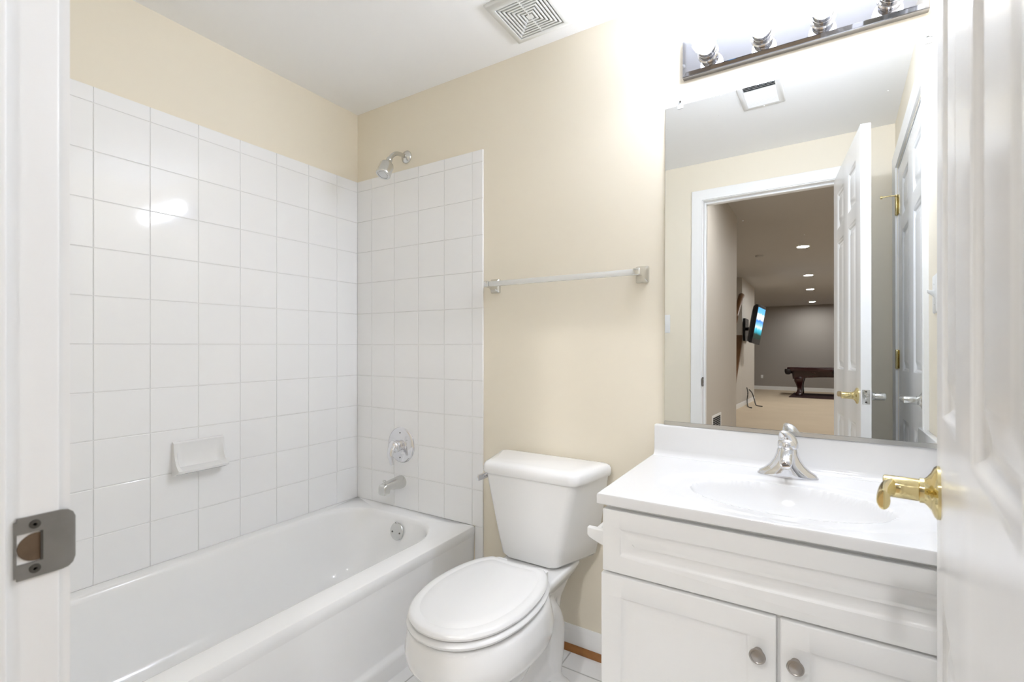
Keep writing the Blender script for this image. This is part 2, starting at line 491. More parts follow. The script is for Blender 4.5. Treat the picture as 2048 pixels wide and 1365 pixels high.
q = [(0.0131, 0), (0.030, 0), (0.0295, 0.006), (0.027, 0.012), (0.022, 0.017), (0.017, 0.019), (0.0131, 0.0195)]
sm = MB(); sm.loft([[Vector((x, -d, z)) for d, z in q] for x in (0.7825, 1.5)]); sm.world = True
struct(sm.build('trim_5', M['wood']), 'brown stained shoe moulding under the baseboard behind the toilet', 'shoe moulding')

# ------------------------------------------------------------------ doors
DP = [(0, 0), (0.003, -0.0012), (0.009, -0.0070), (0.014, -0.0098), (0.021, -0.0100), (0.046, -0.0028), (0.050, -0.0024)]
def door_panels(W, Hh, top):
    s = W / 0.70
    cols = [(0.100 * s, 0.285 * s), (0.400 * s, 0.590 * s)]
    rows = [(0.22, 0.815), (1.03, 1.68), (1.745, 1.93)]
    return [(a0, a1, b0, b1) for a0, a1 in cols for b0, b1 in rows]

def lever(root_mat, m, parent, name, mirror_u=1):
    """local (u, n, v): n leaves the door, +u runs along the lever"""
    mb = MB()
    mb.lathe([(0.0, 0), (0.0335, 0), (0.0335, 0.003), (0.0310, 0.0055), (0.024, 0.0085), (0.0180, 0.0125), (0.0158, 0.0150), (0.0158, 0.0195), (0.0140, 0.0205)], axis=(0, 1, 0), n=40)
    rose = mb.xf(root_mat).build(name, m, parent)
    nk = MB().lathe([(0.0135, 0.0195), (0.0142, 0.021), (0.0142, 0.0535), (0.0136, 0.0560), (0.0120, 0.0570), (0.0, 0.0572)], axis=(0, 1, 0), n=32)
    pts = catmull([(0.000, 0.046, 0.000), (0.015 * mirror_u, 0.050, 0.001), (0.035 * mirror_u, 0.053, 0.002), (0.055 * mirror_u, 0.0545, 0.002), (0.072 * mirror_u, 0.0548, 0.001), (0.080 * mirror_u, 0.0545, 0.000)], 5)
    n = len(pts)
    rad = [(0.0068, 0.0115 + 0.0010 * i / n) if i < n - 1 else (0.0050, 0.0100) for i in range(n)]
    nk.tube(pts, rad, n=18)
    nk.xf(root_mat).build('handle', m, rose)
    return rose

DW, DH = 0.7001, 2.035
psi = 0.1305
Hp = Vector((1.9934, -1.4696, 0.012))
du = Vector((math.sin(psi), math.cos(psi), 0))      # hinge -> lock edge
dn = Vector((-math.cos(psi), math.sin(psi), 0))     # visible (hall) face normal
d1 = struct_empty('door_1', 'white six-panel entrance door standing open at the right edge', 'door', Hp + du * DW)
# local u measured from the lock edge towards the hinge
dm = frame_mat(Hp + du * DW, -du, dn, (0, 0, 1))
MD = slab(MB(), DW, DH, 0.035, door_panels(DW, DH, DH), DP).xf(dm)
MD.build('door_leaf', M['door'], d1, weld=True, angle=60)
ZL = 0.943 - 0.012
lm = frame_mat(dm @ Vector((0.062, 0, ZL)), -du, dn, (0, 0, 1))
o_ = lever(lm, M['brass'], d1, 'lever_handle', 1); o_['label'] = 'polished brass lever'
lm = frame_mat(dm @ Vector((0.062, -0.035, ZL)), -du, -dn, (0, 0, 1))
o_ = lever(lm, M['satin'], d1, 'lever_handle', 1); o_['label'] = 'chrome lever'
lp = MB().box(-0.0012, 0.0004, -0.0302, -0.0048, ZL - 0.0285, ZL + 0.0285).xf(dm).build('latch_plate', M['satin'], d1, bevel=0.0004)
bt = MB().box(-0.009, -0.001, -0.0235, -0.0115, ZL - 0.010, ZL + 0.010).xf(dm).build('latch_bolt', M['satin'], lp, bevel=0.002)
for dz in (-0.021, 0.021):
    MB().lathe([(0.0, 0.0012), (0.0035, 0.0012), (0.003, 0.0018), (0, 0.0018)], (0, -0.0175, ZL + dz), (-1, 0, 0), 14).xf(dm).build('screw', M['screw'], lp)
for hz in (0.26, 1.05, 1.80):
    hg = MB().lathe([(0, 0), (0.006, 0), (0.006, 0.09), (0, 0.09)], (DW + 0.0055, -0.036, hz), (0, 0, 1), 16)
    hg.box(DW + 0.0002, DW + 0.0022, -0.035, -0.004, hz, hz + 0.09)
    hg.xf(dm).build('hinge', M['brass'], d1)

# closet door, closed, flush with the right wall
CW = CY1 - CY0 - 0.012
d2 = struct_empty('door_2', 'closed white six-panel closet door seen in the mirror', 'door', (XR + 0.004, CY1 - 0.006, 0.012))
dm2 = frame_mat((XR + 0.004, CY1 - 0.006, 0.012), (0, -1, 0), (-1, 0, 0), (0, 0, 1))
slab(MB(), CW, 2.012, 0.035, door_panels(CW, 2.012, 2.012), DP).xf(dm2).build('door_leaf', M['door'], d2, weld=True, angle=60)
lm = frame_mat(dm2 @ Vector((0.066, 0, 0.94)), (0, -1, 0), (-1, 0, 0), (0, 0, 1))
o_ = lever(lm, M['satin'], d2, 'lever_handle', 1); o_['label'] = 'chrome lever'
for hz in (0.25, 1.04, 1.79):
    hg = MB().lathe([(0, -0.004), (0.005, -0.002), (0.0065, 0), (0.0065, 0.089), (0.005, 0.091), (0, 0.093)], (CW + 0.003, 0.0078, hz), (0, 0, 1), 16)
    hg.box(CW - 0.028, CW - 0.0005, 0.0002, 0.002, hz, hz + 0.089).box(CW + 0.0035, CW + 0.011, -0.001, 0.0012, hz, hz + 0.089)
    h_ = hg.xf(dm2).build('hinge', M['brass'], d2)
# hinge-pin door stop on the top hinge
st = MB().tube([(CW + 0.003, 0.0078, 1.885), (CW + 0.006, 0.035, 1.889), (CW + 0.008, 0.062, 1.887)], 0.0035, 10)
st.lathe([(0, 0), (0.008, 0), (0.008, 0.008), (0, 0.010)], (CW + 0.008, 0.062, 1.887), (0.1, 1, 0), 14)
st.lathe([(0.005, -0.004), (0.009, -0.003), (0.009, 0.003), (0.005, 0.004)], (CW + 0.003, 0.0078, 1.885), (0, 0, 1), 14)
st.xf(dm2).build('door_stop', M['brass'], d2)

# strike plate on the entrance jamb
spx = XJL
sp = thing('strike_plate', 'worn steel strike plate screwed to the left door jamb', 'strike plate', (spx, YF - 0.016, 0.915))
pl = MB()
za, zb, y0, y1 = 0.9155, 0.9725, YF - 0.0315, YF + 0.001
ha, hb, hy0, hy1 = 0.930, 0.9575, YF - 0.0295, YF - 0.0125
tk = 0.0016
X0, X1 = spx + 0.0001, spx + tk
pl.box(X0, X1, y0, hy0, za + 0.003, zb - 0.003).box(X0, X1, hy1, y1, za, zb).box(X0, X1, hy0, hy1, hb, zb).box(X0, X1, hy0, hy1, za, ha)
# lip curving round the jamb arris and onto the casing
lipz = [(za, zb), (za + 0.001, zb - 0.001), (za + 0.004, zb - 0.004), (za + 0.009, zb - 0.009)]
lipx = [0, 0.0, -0.0003, -0.002]
lipy = [YF + 0.001, YF + 0.006, YF + 0.0095, YF + 0.0118]
rings = []
for (a, b), dx, y in zip(lipz, lipx, lipy):
    rings.append([Vector((X0 + dx, y, a)), Vector((X1 + dx, y, a)), Vector((X1 + dx, y, b)), Vector((X0 + dx, y, b))])
pl.loft(rings)
plate = pl.build('plate', M['steel'], sp)
rec = MB().lathe([(0, 0), (0.0128, 0), (0.0128, 0.0006), (0, 0.0006)], (spx + 0.0002, YF - 0.0165, 0.9435), (1, 0, 0), 28)
rec.build('latch_hole_disc', M['hole'], sp)  # flat dark brown disc; the hole's depth is put into its colour
MB().box(X0, X1 + 0.0002, hy1 - 0.0012, hy1 + 0.0006, ha, hb).build('bent_tab', M['screw'], sp)
for z in (0.9235, 0.9645):
    MB().lathe([(0.0, 0.0012), (0.0042, 0.0012), (0.0040, 0.0024), (0.0014, 0.0026), (0.0012, 0.0016), (0, 0.0016)], (spx, YF - 0.0175, z), (1, 0, 0), 20).build('screw', M['screw'], sp)

# ------------------------------------------------------------------ bathtub
tub = thing('bathtub', 'white built-in alcove bathtub along the tiled left wall', 'bathtub', (0.37, -0.74, 0))
X0, X1, Y0, Y1 = 0.0015, 0.738, YF + 0.0015, -0.0015
def opening(z, dx0, dx1, dyf, dyb, r):
    return ring(rrect(0.062 + dx0, 0.645 - dx1, YF + 0.105 + dyf, -0.088 - dyb, r, 12), z)
out = [ring(rrect(X0, X1 - 0.004, Y0, Y1, 0.004, 12), RIM - 0.045), ring(rrect(X0, X1, Y0, Y1, 0.004, 12), RIM - 0.030), ring(rrect(X0, X1, Y0, Y1, 0.004, 12), RIM - 0.010),
       ring(rrect(X0 + 0.001, X1 - 0.003, Y0 + 0.001, Y1 - 0.001, 0.005, 12), RIM - 0.003), ring(rrect(X0 + 0.004, X1 - 0.010, Y0 + 0.004, Y1 - 0.004, 0.008, 12), RIM),
       opening(RIM, -0.012, -0.012, -0.012, -0.012, 0.185), opening(RIM - 0.0015, -0.005, -0.005, -0.005, -0.005, 0.182),
       opening(RIM - 0.007, 0, 0, 0, 0, 0.18), opening(RIM - 0.02, 0.004, 0.005, 0.006, 0.004, 0.178),
       opening(0.25, 0.022, 0.024, 0.06, 0.020, 0.168), opening(0.15, 0.036, 0.038, 0.13, 0.036, 0.16), opening(0.10, 0.050, 0.052, 0.18, 0.052, 0.15),
       opening(0.072, 0.075, 0.078, 0.21, 0.080, 0.13), opening(0.060, 0.115, 0.118, 0.26, 0.13, 0.10)]
tm = MB().loft(out, False, True)
ap = [(0.60, RIM - 0.04), (X1 - 0.003, RIM - 0.032), (0.733, 0.30), (0.727, 0.18), (0.721, 0.078), (0.723, 0.070), (0.731, 0.064), (0.736, 0.058), (0.7375, 0.050), (0.7375, 0.0), (0.60, 0.0)]
tm.loft([[Vector((x, y, z)) for x, z in ap] for y in (Y0, Y1)])
tm.build('shell', M['tub'], tub)
ov_c = Vector((0.384, -0.1052, 0.3035)); ov_n = Vector((0, -1, 0.155)).normalized()
ov = MB().lathe([(0, 0), (0.0375, 0), (0.0385, 0.003), (0.0365, 0.006), (0.030, 0.0072), (0, 0.0078)], ov_c, ov_n, 40).build('overflow_plate', M['satin'], tub)
for dx in (-0.022, 0.022):
    MB().lathe([(0, 0.007), (0.0042, 0.007), (0.0036, 0.0095), (0, 0.010)], ov_c + Vector((dx, 0, -0.004)), ov_n, 14).build('screw', M['screw'], ov)
MB().tube([ov_c + Vector((-0.004, -0.004, 0.036)), ov_c + Vector((0.0, -0.012, 0.0485)), ov_c + Vector((0.010, -0.014, 0.049)), ov_c + Vector((0.014, -0.009, 0.040))], 0.0022, 10).build('trip_lever', M['chrome'], ov)
MB().lathe([(0, 0.0), (0.034, 0.0), (0.034, 0.002), (0.028, 0.003), (0, 0.002)], (0.37, -0.33, 0.0602), (0, 0, 1), 32).build('drain', M['chrome'], tub)

# ------------------------------------------------------------------ shower fittings
sh = thing('wall_shower', 'chrome shower head on a bent arm above the tiles', 'shower head', (0.341, 0, 1.88))
MB().lathe([(0, 0), (0.030, 0), (0.030, 0.004), (0.026, 0.009), (0.016, 0.014), (0.0105, 0.017), (0, 0.017)], (0.341, -0.0005, 2.013), (0, -1, 0), 36).build('flange', M['satin'], sh)
arm_pts = catmull([(0.341, -0.008, 2.013), (0.341, -0.040, 2.013), (0.342, -0.070, 2.006), (0.343, -0.095, 1.988), (0.345, -0.115, 1.962)], 6)
MB().tube(arm_pts, 0.0095, 18, up=(1, 0, 0)).build('arm', M['satin'], sh)
hd = Vector((0.010, -0.42, -0.84)).normalized()
MB().lathe([(0, -0.004), (0.012, -0.002), (0.0135, 0.006), (0.011, 0.012), (0.014, 0.016), (0.015, 0.022), (0.017, 0.026), (0.0285, 0.034), (0.0305, 0.040), (0.0330, 0.085), (0.0330, 0.090), (0.0305, 0.094), (0.0235, 0.0945), (0.0225, 0.091), (0.0205, 0.0905), (0.019, 0.0935), (0, 0.0940)], (0.345, -0.112, 1.967), hd, 40).build('spray_head', M['satin'], sh)

vt = thing('shower_valve', 'round chrome valve plate with lever handle on back wall tiles', 'shower valve', (0.3155, -TT, 0.58))
vc = Vector((0.3155, -TT, 0.664))
ve = MB().lathe([(0, 0), (0.082, 0), (0.083, 0.003), (0.080, 0.007), (0.074, 0.0095), (0.045, 0.013), (0.038, 0.015), (0.034, 0.0165), (0, 0.017)], vc, (0, -1, 0), 56).build('escutcheon', M['chrome'], vt)
hb_ = MB().lathe([(0.026, 0.014), (0.026, 0.028), (0.029, 0.032), (0.030, 0.050), (0.026, 0.062), (0.015, 0.069), (0, 0.071)], vc + Vector((0, 0, 0.0)), (0, -1, 0), 40)
pts = catmull([(0.3155, -0.060, 0.672), (0.318, -0.078, 0.655), (0.321, -0.085, 0.630), (0.324, -0.083, 0.605), (0.326, -0.080, 0.586)], 5)
hb_.tube(pts, [(0.025 - 0.0155 * (i / (len(pts) - 1)) ** 0.8, 0.0135 - 0.0065 * i / (len(pts) - 1)) for i in range(len(pts))], 18, up=(0, 1, 0))
hb_.build('lever_handle', M['chrome'], vt)
for dz in (0.058, -0.058):
    MB().lathe([(0, 0.009), (0.0035, 0.009), (0.003, 0.0125), (0, 0.013)], vc + Vector((0.0, 0, dz)), (0, -1, 0), 12).build('screw', M['screw'], vt)

ts = thing('tub_spout', 'chrome tub spout with diverter knob below the shower valve', 'tub spout', (0.3155, -TT, 0.46))
def spring(y, hw, z0, z1, r):
    return [Vector((0.3155 + a, y, b)) for a, b in rrect(-hw, hw, z0, z1, r, 6)]
MB().loft([spring(-TT, 0.0290, 0.462, 0.520, 0.0285), spring(-0.016, 0.0300, 0.461, 0.521, 0.029), spring(-0.030, 0.0295, 0.462, 0.520, 0.028), spring(-0.070, 0.0260, 0.470, 0.515, 0.021),
           spring(-0.098, 0.0225, 0.477, 0.510, 0.016), spring(-0.104, 0.0215, 0.457, 0.509, 0.012), spring(-0.128, 0.0205, 0.457, 0.503, 0.009), spring(-0.134, 0.0185, 0.459, 0.498, 0.009)]).build('body', M['satin'], ts)
MB().lathe([(0.0035, -0.004), (0.0035, 0.010), (0.008, 0.012), (0.0085, 0.016), (0.006, 0.019), (0, 0.0195)], (0.3155, -0.117, 0.504), (0, 0, 1), 18).build('diverter_knob', M['satin'], ts)

# soap dish
sd = MB()
nu = 24
rows = []
for i in range(nu + 1):
    u = i / nu
    y = -0.832 + 0.172 * u
    ed = min(u, 1 - u) * 0.172           # distance from a side
    k = max(0.0, min(1.0, (ed - 0.006) / 0.012)); k = k * k * (3 - 2 * k)
    fl = 1.0
    solid = [(0.010, 0.784), (0.016, 0.780), (0.0175, 0.765), (0.0205, 0.745), (0.027, 0.722), (0.037, 0.704), (0.050, 0.692), (0.058, 0.685)]
    scoop = [(0.010, 0.784), (0.016, 0.780), (0.013, 0.768), (0.011, 0.740), (0.012, 0.712), (0.020, 0.694), (0.050, 0.688), (0.058, 0.685)]
    prof = [(a[0] * (1 - k) + b[0] * k, a[1] * (1 - k) + b[1] * k) for a, b in zip(solid, scoop)]
    er = 1.0 if 0 < i < nu else 0.9
    prof = [(TT - 0.001, 0.785)] + [(TT + x * er, z) for x, z in prof] + [(TT + 0.054 * er, 0.677), (TT + 0.030 * er, 0.669), (TT + 0.008, 0.664), (TT - 0.001, 0.664)]
    rows.append([Vector((x, y, z)) for x, z in prof])
sdo = sd.loft(rows).build('soap_dish', M['china'])
tag(sdo, 'white ceramic soap dish set in the left wall tiles', 'soap dish')

# ------------------------------------------------------------------ toilet
TX = 1.127
toi = thing('toilet', 'white two-piece toilet between the tub and the vanity', 'toilet', (TX, -0.38, 0))
def egg(z, yb, yf, hw, e=2.2, n=48, back=0.0):
    """oval in plan from back yb to front yf; widest toward the back half"""
    cy = yb + (yf - yb) * 0.47
    pts = []
    for j in range(n):
        a = 2 * math.pi * j / n
        c, s_ = math.cos(a), math.sin(a)
        ex = 2 / e
        x = hw * math.copysign(abs(c) ** ex, c)
        ly = (yf - cy) if s_ < 0 else (yb - cy)
        p = ex if s_ < 0 else 2 / (e + back)
        y = cy + abs(ly) * math.copysign(abs(s_) ** p, s_)
        pts.append(Vector((TX + x, y, z)))
    return pts
bw = MB()
bw.loft([egg(0.0, -0.09, -0.53, 0.105, 2.6), egg(0.015, -0.088, -0.535, 0.108, 2.6), egg(0.03, -0.09, -0.53, 0.100, 2.4), egg(0.08, -0.10, -0.525, 0.078, 2.2), egg(0.14, -0.12, -0.545, 0.082, 2.1),
         egg(0.19, -0.15, -0.565, 0.092, 2.1), egg(0.222, -0.19, -0.62, 0.118, 2.1), egg(0.243, -0.22, -0.685, 0.152, 2.15), egg(0.262, -0.24, -0.722, 0.174, 2.2), egg(0.285, -0.248, -0.738, 0.183, 2.25), egg(0.315, -0.255, -0.742, 0.185, 2.25), egg(0.345, -0.262, -0.738, 0.180, 2.25), egg(0.366, -0.266, -0.731, 0.173, 2.25), egg(0.372, -0.270, -0.722, 0.165, 2.25)])
# deck under the tank, flaring down into the neck
bw.loft([[Vector((TX + a, b, z)) for a, b in rrect(-hw, hw, yf, yb, 0.03, 6)] for z, hw, yf, yb in ((0.14, 0.06, -0.30, -0.10), (0.24, 0.065, -0.34, -0.08), (0.30, 0.085, -0.36, -0.06), (0.335, 0.108, -0.38, -0.05), (0.36, 0.122, -0.38, -0.045), (0.372, 0.118, -0.37, -0.05))])
# trapway swelling on both flanks
for sx in (-1, 1):
    tp = catmull([(TX + sx * 0.035, -0.50, 0.16), (TX + sx * 0.055, -0.42, 0.17), (TX + sx * 0.062, -0.33, 0.235), (TX + sx * 0.060, -0.235, 0.25), (TX + sx * 0.058, -0.175, 0.18), (TX + sx * 0.055, -0.17, 0.09), (TX + sx * 0.055, -0.19, 0.02)], 5)
    bw.tube(tp, 0.047, 16, up=(1, 0, 0))
    bw.loft([[Vector((TX + sx * 0.105 + a, -0.275 + b, z)) for a, b in rrect(-h, h, -h * 1.9, h * 1.9, h * .9, 6)] for z, h in ((0.0, 0.050), (0.02, 0.049), (0.034, 0.036), (0.040, 0.018))])
ob = bw.build('bowl', M['china'], toi)
rm = ob.modifiers.new('r', 'REMESH'); rm.mode = 'VOXEL'; rm.voxel_size = 0.0065
smm = ob.modifiers.new('s', 'SMOOTH'); smm.iterations = 7; smm.factor = 0.5
bpy.context.view_layer.update()
dg = bpy.context.evaluated_depsgraph_get()
me2 = bpy.data.meshes.new_from_object(ob.evaluated_get(dg))
ob.modifiers.clear()
ob.data = me2
for p in me2.polygons: p.use_smooth = True
if not me2.materials: me2.materials.append(M['china'])
for sx in (-1, 1):
    MB().lathe([(0, 0.0), (0.017, 0.0), (0.0165, 0.006), (0.0135, 0.013), (0.008, 0.018), (0, 0.020)], (TX + sx * 0.112, -0.285, 0.037), (0, 0, 1), 24).build('bolt_cap', M['seat'], toi)

half = [(-0.2985, 0.0), (-0.2950, 0.050), (-0.2930, 0.088), (-0.2985, 0.103), (-0.318, 0.121), (-0.350, 0.139), (-0.400, 0.155), (-0.450, 0.163), (-0.500, 0.166), (-0.550, 0.164), (-0.600, 0.154), (-0.640, 0.141), (-0.675, 0.121), (-0.703, 0.096), (-0.724, 0.064), (-0.735, 0.032), (-0.738, 0.0)]
hs = catmull([(b, a, 0) for a, b in half], 4)
OUT = [(p.x, p.y) for p in hs] + [(-p.x, p.y) for p in reversed(hs[1:-1])]
def outl(inset, z, grow=0.0, cut=None):
    cx, cy = 0, -0.515
    pts = []
    if inset > 0.02:
        kx, ky = 1 - inset / 0.166, 1 - inset / 0.221
        return [Vector((TX + x * kx, -0.5175 + (y + 0.5175) * ky, z)) for x, y in OUT]
    n = len(OUT)
    for i, (x, y) in enumerate(OUT):
        a = Vector(OUT[i - 1]); b = Vector(OUT[(i + 1) % n])
        t = (b - a).normalized(); nn = Vector((t.y, -t.x))
        if nn.dot(Vector((x - cx, y - cy))) > 0: nn = -nn
        pts.append(Vector((TX + x + nn.x * inset, y + nn.y * inset, z)))
    return pts
ZS = 0.376
MB().loft([outl(0.010, ZS), outl(0.003, ZS + 0.002), outl(-0.004, ZS + 0.008), outl(-0.005, ZS + 0.013), outl(-0.002, ZS + 0.018), outl(0.005, ZS + 0.0205)]).build('seat', M['seat'], toi)
ZT = 0.4005
MB().loft([outl(0.008, ZT), outl(0.002, ZT + 0.002), outl(0.000, ZT + 0.008), outl(0.003, ZT + 0.0145), outl(0.009, ZT + 0.0180), outl(0.026, ZT + 0.0195), outl(0.029, ZT + 0.0185), outl(0.032, ZT + 0.0187), outl(0.036, ZT + 0.0205), outl(0.060, ZT + 0.0212)]).build('seat_lid', M['seat'], toi)
for sx in (-1, 1):
    hm_ = MB()
    hm_.loft([[Vector((TX + sx * 0.078 + a, -0.282 + b, z)) for a, b in rrect(-0.022, 0.022, -0.016, 0.016, 0.01, 5)] for z in (0.3715, 0.384, 0.400, 0.404)])
    hm_.build('hinge', M['seat'], toi, bevel=0.002)
for sx in (-1, 1):
    MB().box(TX + sx * 0.09 - 0.012, TX + sx * 0.09 + 0.012, -0.655, -0.630, 0.3705, 0.3765).build('bumper', M['seat'], toi, bevel=0.002)
# tank: narrower in front, taper downwards
TK = 1.118
def tank(z, wf, wb_, yf, yb=-0.018, rf=0.035, rb=0.02):
    pts = []
    pts += [(TK + wb_ - rb + a, yb - rb + b) for a, b in arc(0, 0, rb, 0, 90, 5)]
    pts += [(TK - wb_ + rb + a, yb - rb + b) for a, b in arc(0, 0, rb, 90, 180, 5)]
    # front corners, rounded with a bow along the front
    pts += [(TK - wf + rf + a, yf + rf + b) for a, b in arc(0, 0, rf, 195, 262, 7)]
    pts += [(TK + wf - rf + a, yf + rf + b) for a, b in arc(0, 0, rf, 278, 345, 7)]
    return ring(pts, z)
MB().loft([tank(0.377, 0.095, 0.150, -0.195), tank(0.381, 0.108, 0.165, -0.210), tank(0.392, 0.118, 0.176, -0.216), tank(0.45, 0.132, 0.188, -0.219), tank(0.56, 0.157, 0.205, -0.222), tank(0.672, 0.182, 0.222, -0.225)]).build('tank', M['china'], toi)
MB().loft([tank(0.672, 0.184, 0.223, -0.227), tank(0.6735, 0.189, 0.228, -0.232, -0.014), tank(0.682, 0.192, 0.231, -0.236, -0.012, 0.04), tank(0.700, 0.190, 0.230, -0.234, -0.012, 0.04), tank(0.709, 0.185, 0.225, -0.228, -0.015, 0.042),
           tank(0.7135, 0.176, 0.217, -0.218, -0.022, 0.042), tank(0.7155, 0.160, 0.203, -0.200, -0.035, 0.042)]).build('tank_lid', M['china'], toi)
fl = MB().lathe([(0, 0), (0.014, 0), (0.014, 0.005), (0.009, 0.008), (0.007, 0.022), (0, 0.022)], (TK - 0.193, -0.150, 0.640), (-1, 0, 0.1), 20)
fl.box(TK - 0.222, TK - 0.212, -0.210, -0.138, 0.630, 0.652)
fl.build('flush_lever', M['chrome'], toi, bevel=0.003)

# ------------------------------------------------------------------ vanity
van = thing('vanity_cabinet', 'white two-door vanity cabinet under the sink top', 'vanity', (1.873, -0.26, 0))
VX0, VX1, VY = 1.503, 2.247, -0.488
cb = MB().box(VX0, VX0 + 0.016, VY, -0.001, 0.0, 0.737).box(VX1 - 0.016, VX1, VY, -0.001, 0.0, 0.737).box(VX0 + 0.016, VX1 - 0.016, VY + 0.02, -0.001, 0.09, 0.106).box(VX0 + 0.016, VX1 - 0.016, -0.012, -0.001, 0.106, 0.737)
cb.box(VX0 + 0.016, VX1 - 0.016, -0.42, -0.404, 0.0, 0.09)
cb.build('carcass', M['cabinet'], van, bevel=0.001)
ff = MB().box(VX0 + 0.016, VX1 - 0.016, VY, VY + 0.019, 0.560, 0.737).box(1.862, 1.902, VY, VY + 0.019, 0.106, 0.560).box(VX0 + 0.016, VX0 + 0.045, VY, VY + 0.019, 0.106, 0.560).box(VX1 - 0.045, VX1 - 0.016, VY, VY + 0.019, 0.106, 0.560).box(VX0 + 0.045, 1.862, VY, VY + 0.019, 0.106, 0.13).box(1.902, VX1 - 0.045, VY, VY + 0.019, 0.106, 0.13)
ff.build('face_frame', M['cabinet'], van)
VP = [(0, 0), (0.003, -0.003), (0.008, -0.0062), (0.014, -0.0072), (0.021, -0.0060), (0.033, -0.0014), (0.038, -0.0006)]
def vfront(name, x0, x1, z0, z1, ins):
    mb = slab(MB(), x1 - x0, z1 - z0, 0.0178, [(ins, x1 - x0 - ins, ins, z1 - z0 - ins)], VP, both=False)
    mb.xf(frame_mat((x0, VY - 0.019, z0), (1, 0, 0), (0, -1, 0), (0, 0, 1)))
    return mb.build(name, M['cabinet'], van, bevel=0.0032, seg=3, angle=60, weld=True)
vfront('drawer_front', 1.5015, 2.2440, 0.5725, 0.7240, 0.042)
dl = vfront('door', 1.4965, 1.8795, 0.095, 0.5640, 0.050)
dr = vfront('door', 1.8865, 2.2440, 0.095, 0.5640, 0.050)
for par, kx in ((dl, 1.846), (dr, 1.914)):
    MB().lathe([(0, 0), (0.0085, 0), (0.008, 0.003), (0.0060, 0.008), (0.0062, 0.012), (0.0120, 0.0155), (0.0155, 0.019), (0.0160, 0.0215), (0.0150, 0.0235), (0.0125, 0.0240), (0.0115, 0.0232), (0.006, 0.0250), (0, 0.0258)], (kx, VY - 0.019, 0.485), (0, -1, 0), 36).build('knob', M['nickel'], par)

vtop = thing('bathroom_sink', 'white cultured marble sink top with backsplash on the vanity', 'sink', (1.873, -0.26, 0.738))
CX0, CX1, CYF, CYB = 1.491, 2.2495, -0.522, -0.0015
ZTOP, ZBOT = 0.765, 0.7385
SCX, SCY = 1.886, -0.318
def topz(x, y):
    d2 = math.hypot((x - SCX) / 0.300, (y - SCY) / 0.190)
    d1_ = math.hypot((x - SCX) / 0.212, (y - SCY) / 0.130)
    z = ZTOP
    if d2 < 1:
        t = min(1, (1 - d2) / 0.16); z -= 0.0030 * t * t * (3 - 2 * t)
    if d1_ < 1:
        t = 1 - d1_
        lip = min(1, t / 0.10); lip = lip * lip * (3 - 2 * lip)
        z -= 0.006 * lip + 0.112 * (1 - d1_ ** 3.0)
    return z
nx, ny = 150, 110
gx = [CX0 + 0.004 + (CX1 - 0.004 - CX0 - 0.004) * i / nx for i in range(nx + 1)]
gy = [CYF + 0.005 + (CYB - CYF - 0.005) * j / ny for j in range(ny + 1)]
ct = MB()
ct.add([(x, y, topz(x, y)) for y in gy for x in gx], [(j * (nx + 1) + i, j * (nx + 1) + i + 1, (j + 1) * (nx + 1) + i + 1, (j + 1) * (nx + 1) + i) for j in range(ny) for i in range(nx)])
def edge_ring(ins, z):
    return [(CX0 + ins, CYF + ins, z), (CX1 - ins, CYF + ins, z), (CX1 - ins, CYB, z), (CX0 + ins, CYB, z)]
# rounded outer edge made as strips along front, left, right
prof = [(0.005, ZTOP), (0.0018, ZTOP - 0.0012), (0.0, ZTOP - 0.0045), (0.0, ZBOT + 0.002), (0.002, ZBOT)]
fr_ = []
for ins, z in prof:
    fr_.append([Vector((CX0 + ins * 0.8, CYB, z)), Vector((CX0 + ins * 0.8, CYF + ins, z)), Vector((CX1 - ins * 0.8, CYF + ins, z)), Vector((CX1 - ins * 0.8, CYB, z))])
ct.loft(fr_, False, False, closed=False)
ct.add([(CX0 + .002, CYF + .002, ZBOT), (CX1 - .002, CYF + .002, ZBOT), (CX1 - .002, -0.478, ZBOT), (CX0 + .002, -0.478, ZBOT)], [(0, 1, 2, 3)])
ct.add([(CX0 + .002, -0.478, ZBOT), (CX0 + .05, -0.478, ZBOT), (CX0 + .05, CYB, ZBOT), (CX0 + .002, CYB, ZBOT)], [(0, 1, 2, 3)])
ct.build('countertop', M['counter'], vtop)
bsp = [(-0.0016, 0.766), (-0.0016, 0.8635), (-0.004, 0.866), (-0.019, 0.866), (-0.0215, 0.8640), (-0.0225, 0.859), (-0.0245, 0.785), (-0.0265, 0.775), (-0.032, 0.768), (-0.041, 0.7655), (-0.041, 0.764), (-0.0016, 0.764)]
bk = MB(); bk.loft([[Vector((x, y + (0.002 if s_ else 0), z - (0.0012 if s_ and z > .85 else 0))) for y, z in bsp] for x, s_ in ((CX0 + 0.0065, 1), (CX0 + 0.0105, 0), (CX1 - 0.002, 0))])
bk.build('backsplash', M['counter'], vtop)
MB().box(2.2305, 2.2500, CYF + 0.012, -0.0245, ZTOP - 0.0005, 0.866).build('side_splash', M['counter'], vtop, bevel=0.003)
MB().lathe([(0, 0.0), (0.021, 0.0), (0.022, 0.002), (0.017, 0.003), (0.012, 0.0015), (0, 0.002)], (SCX, SCY, topz(SCX, SCY) + 0.0003), (0, 0, 1), 28).build('drain', M['chrome'], vtop)

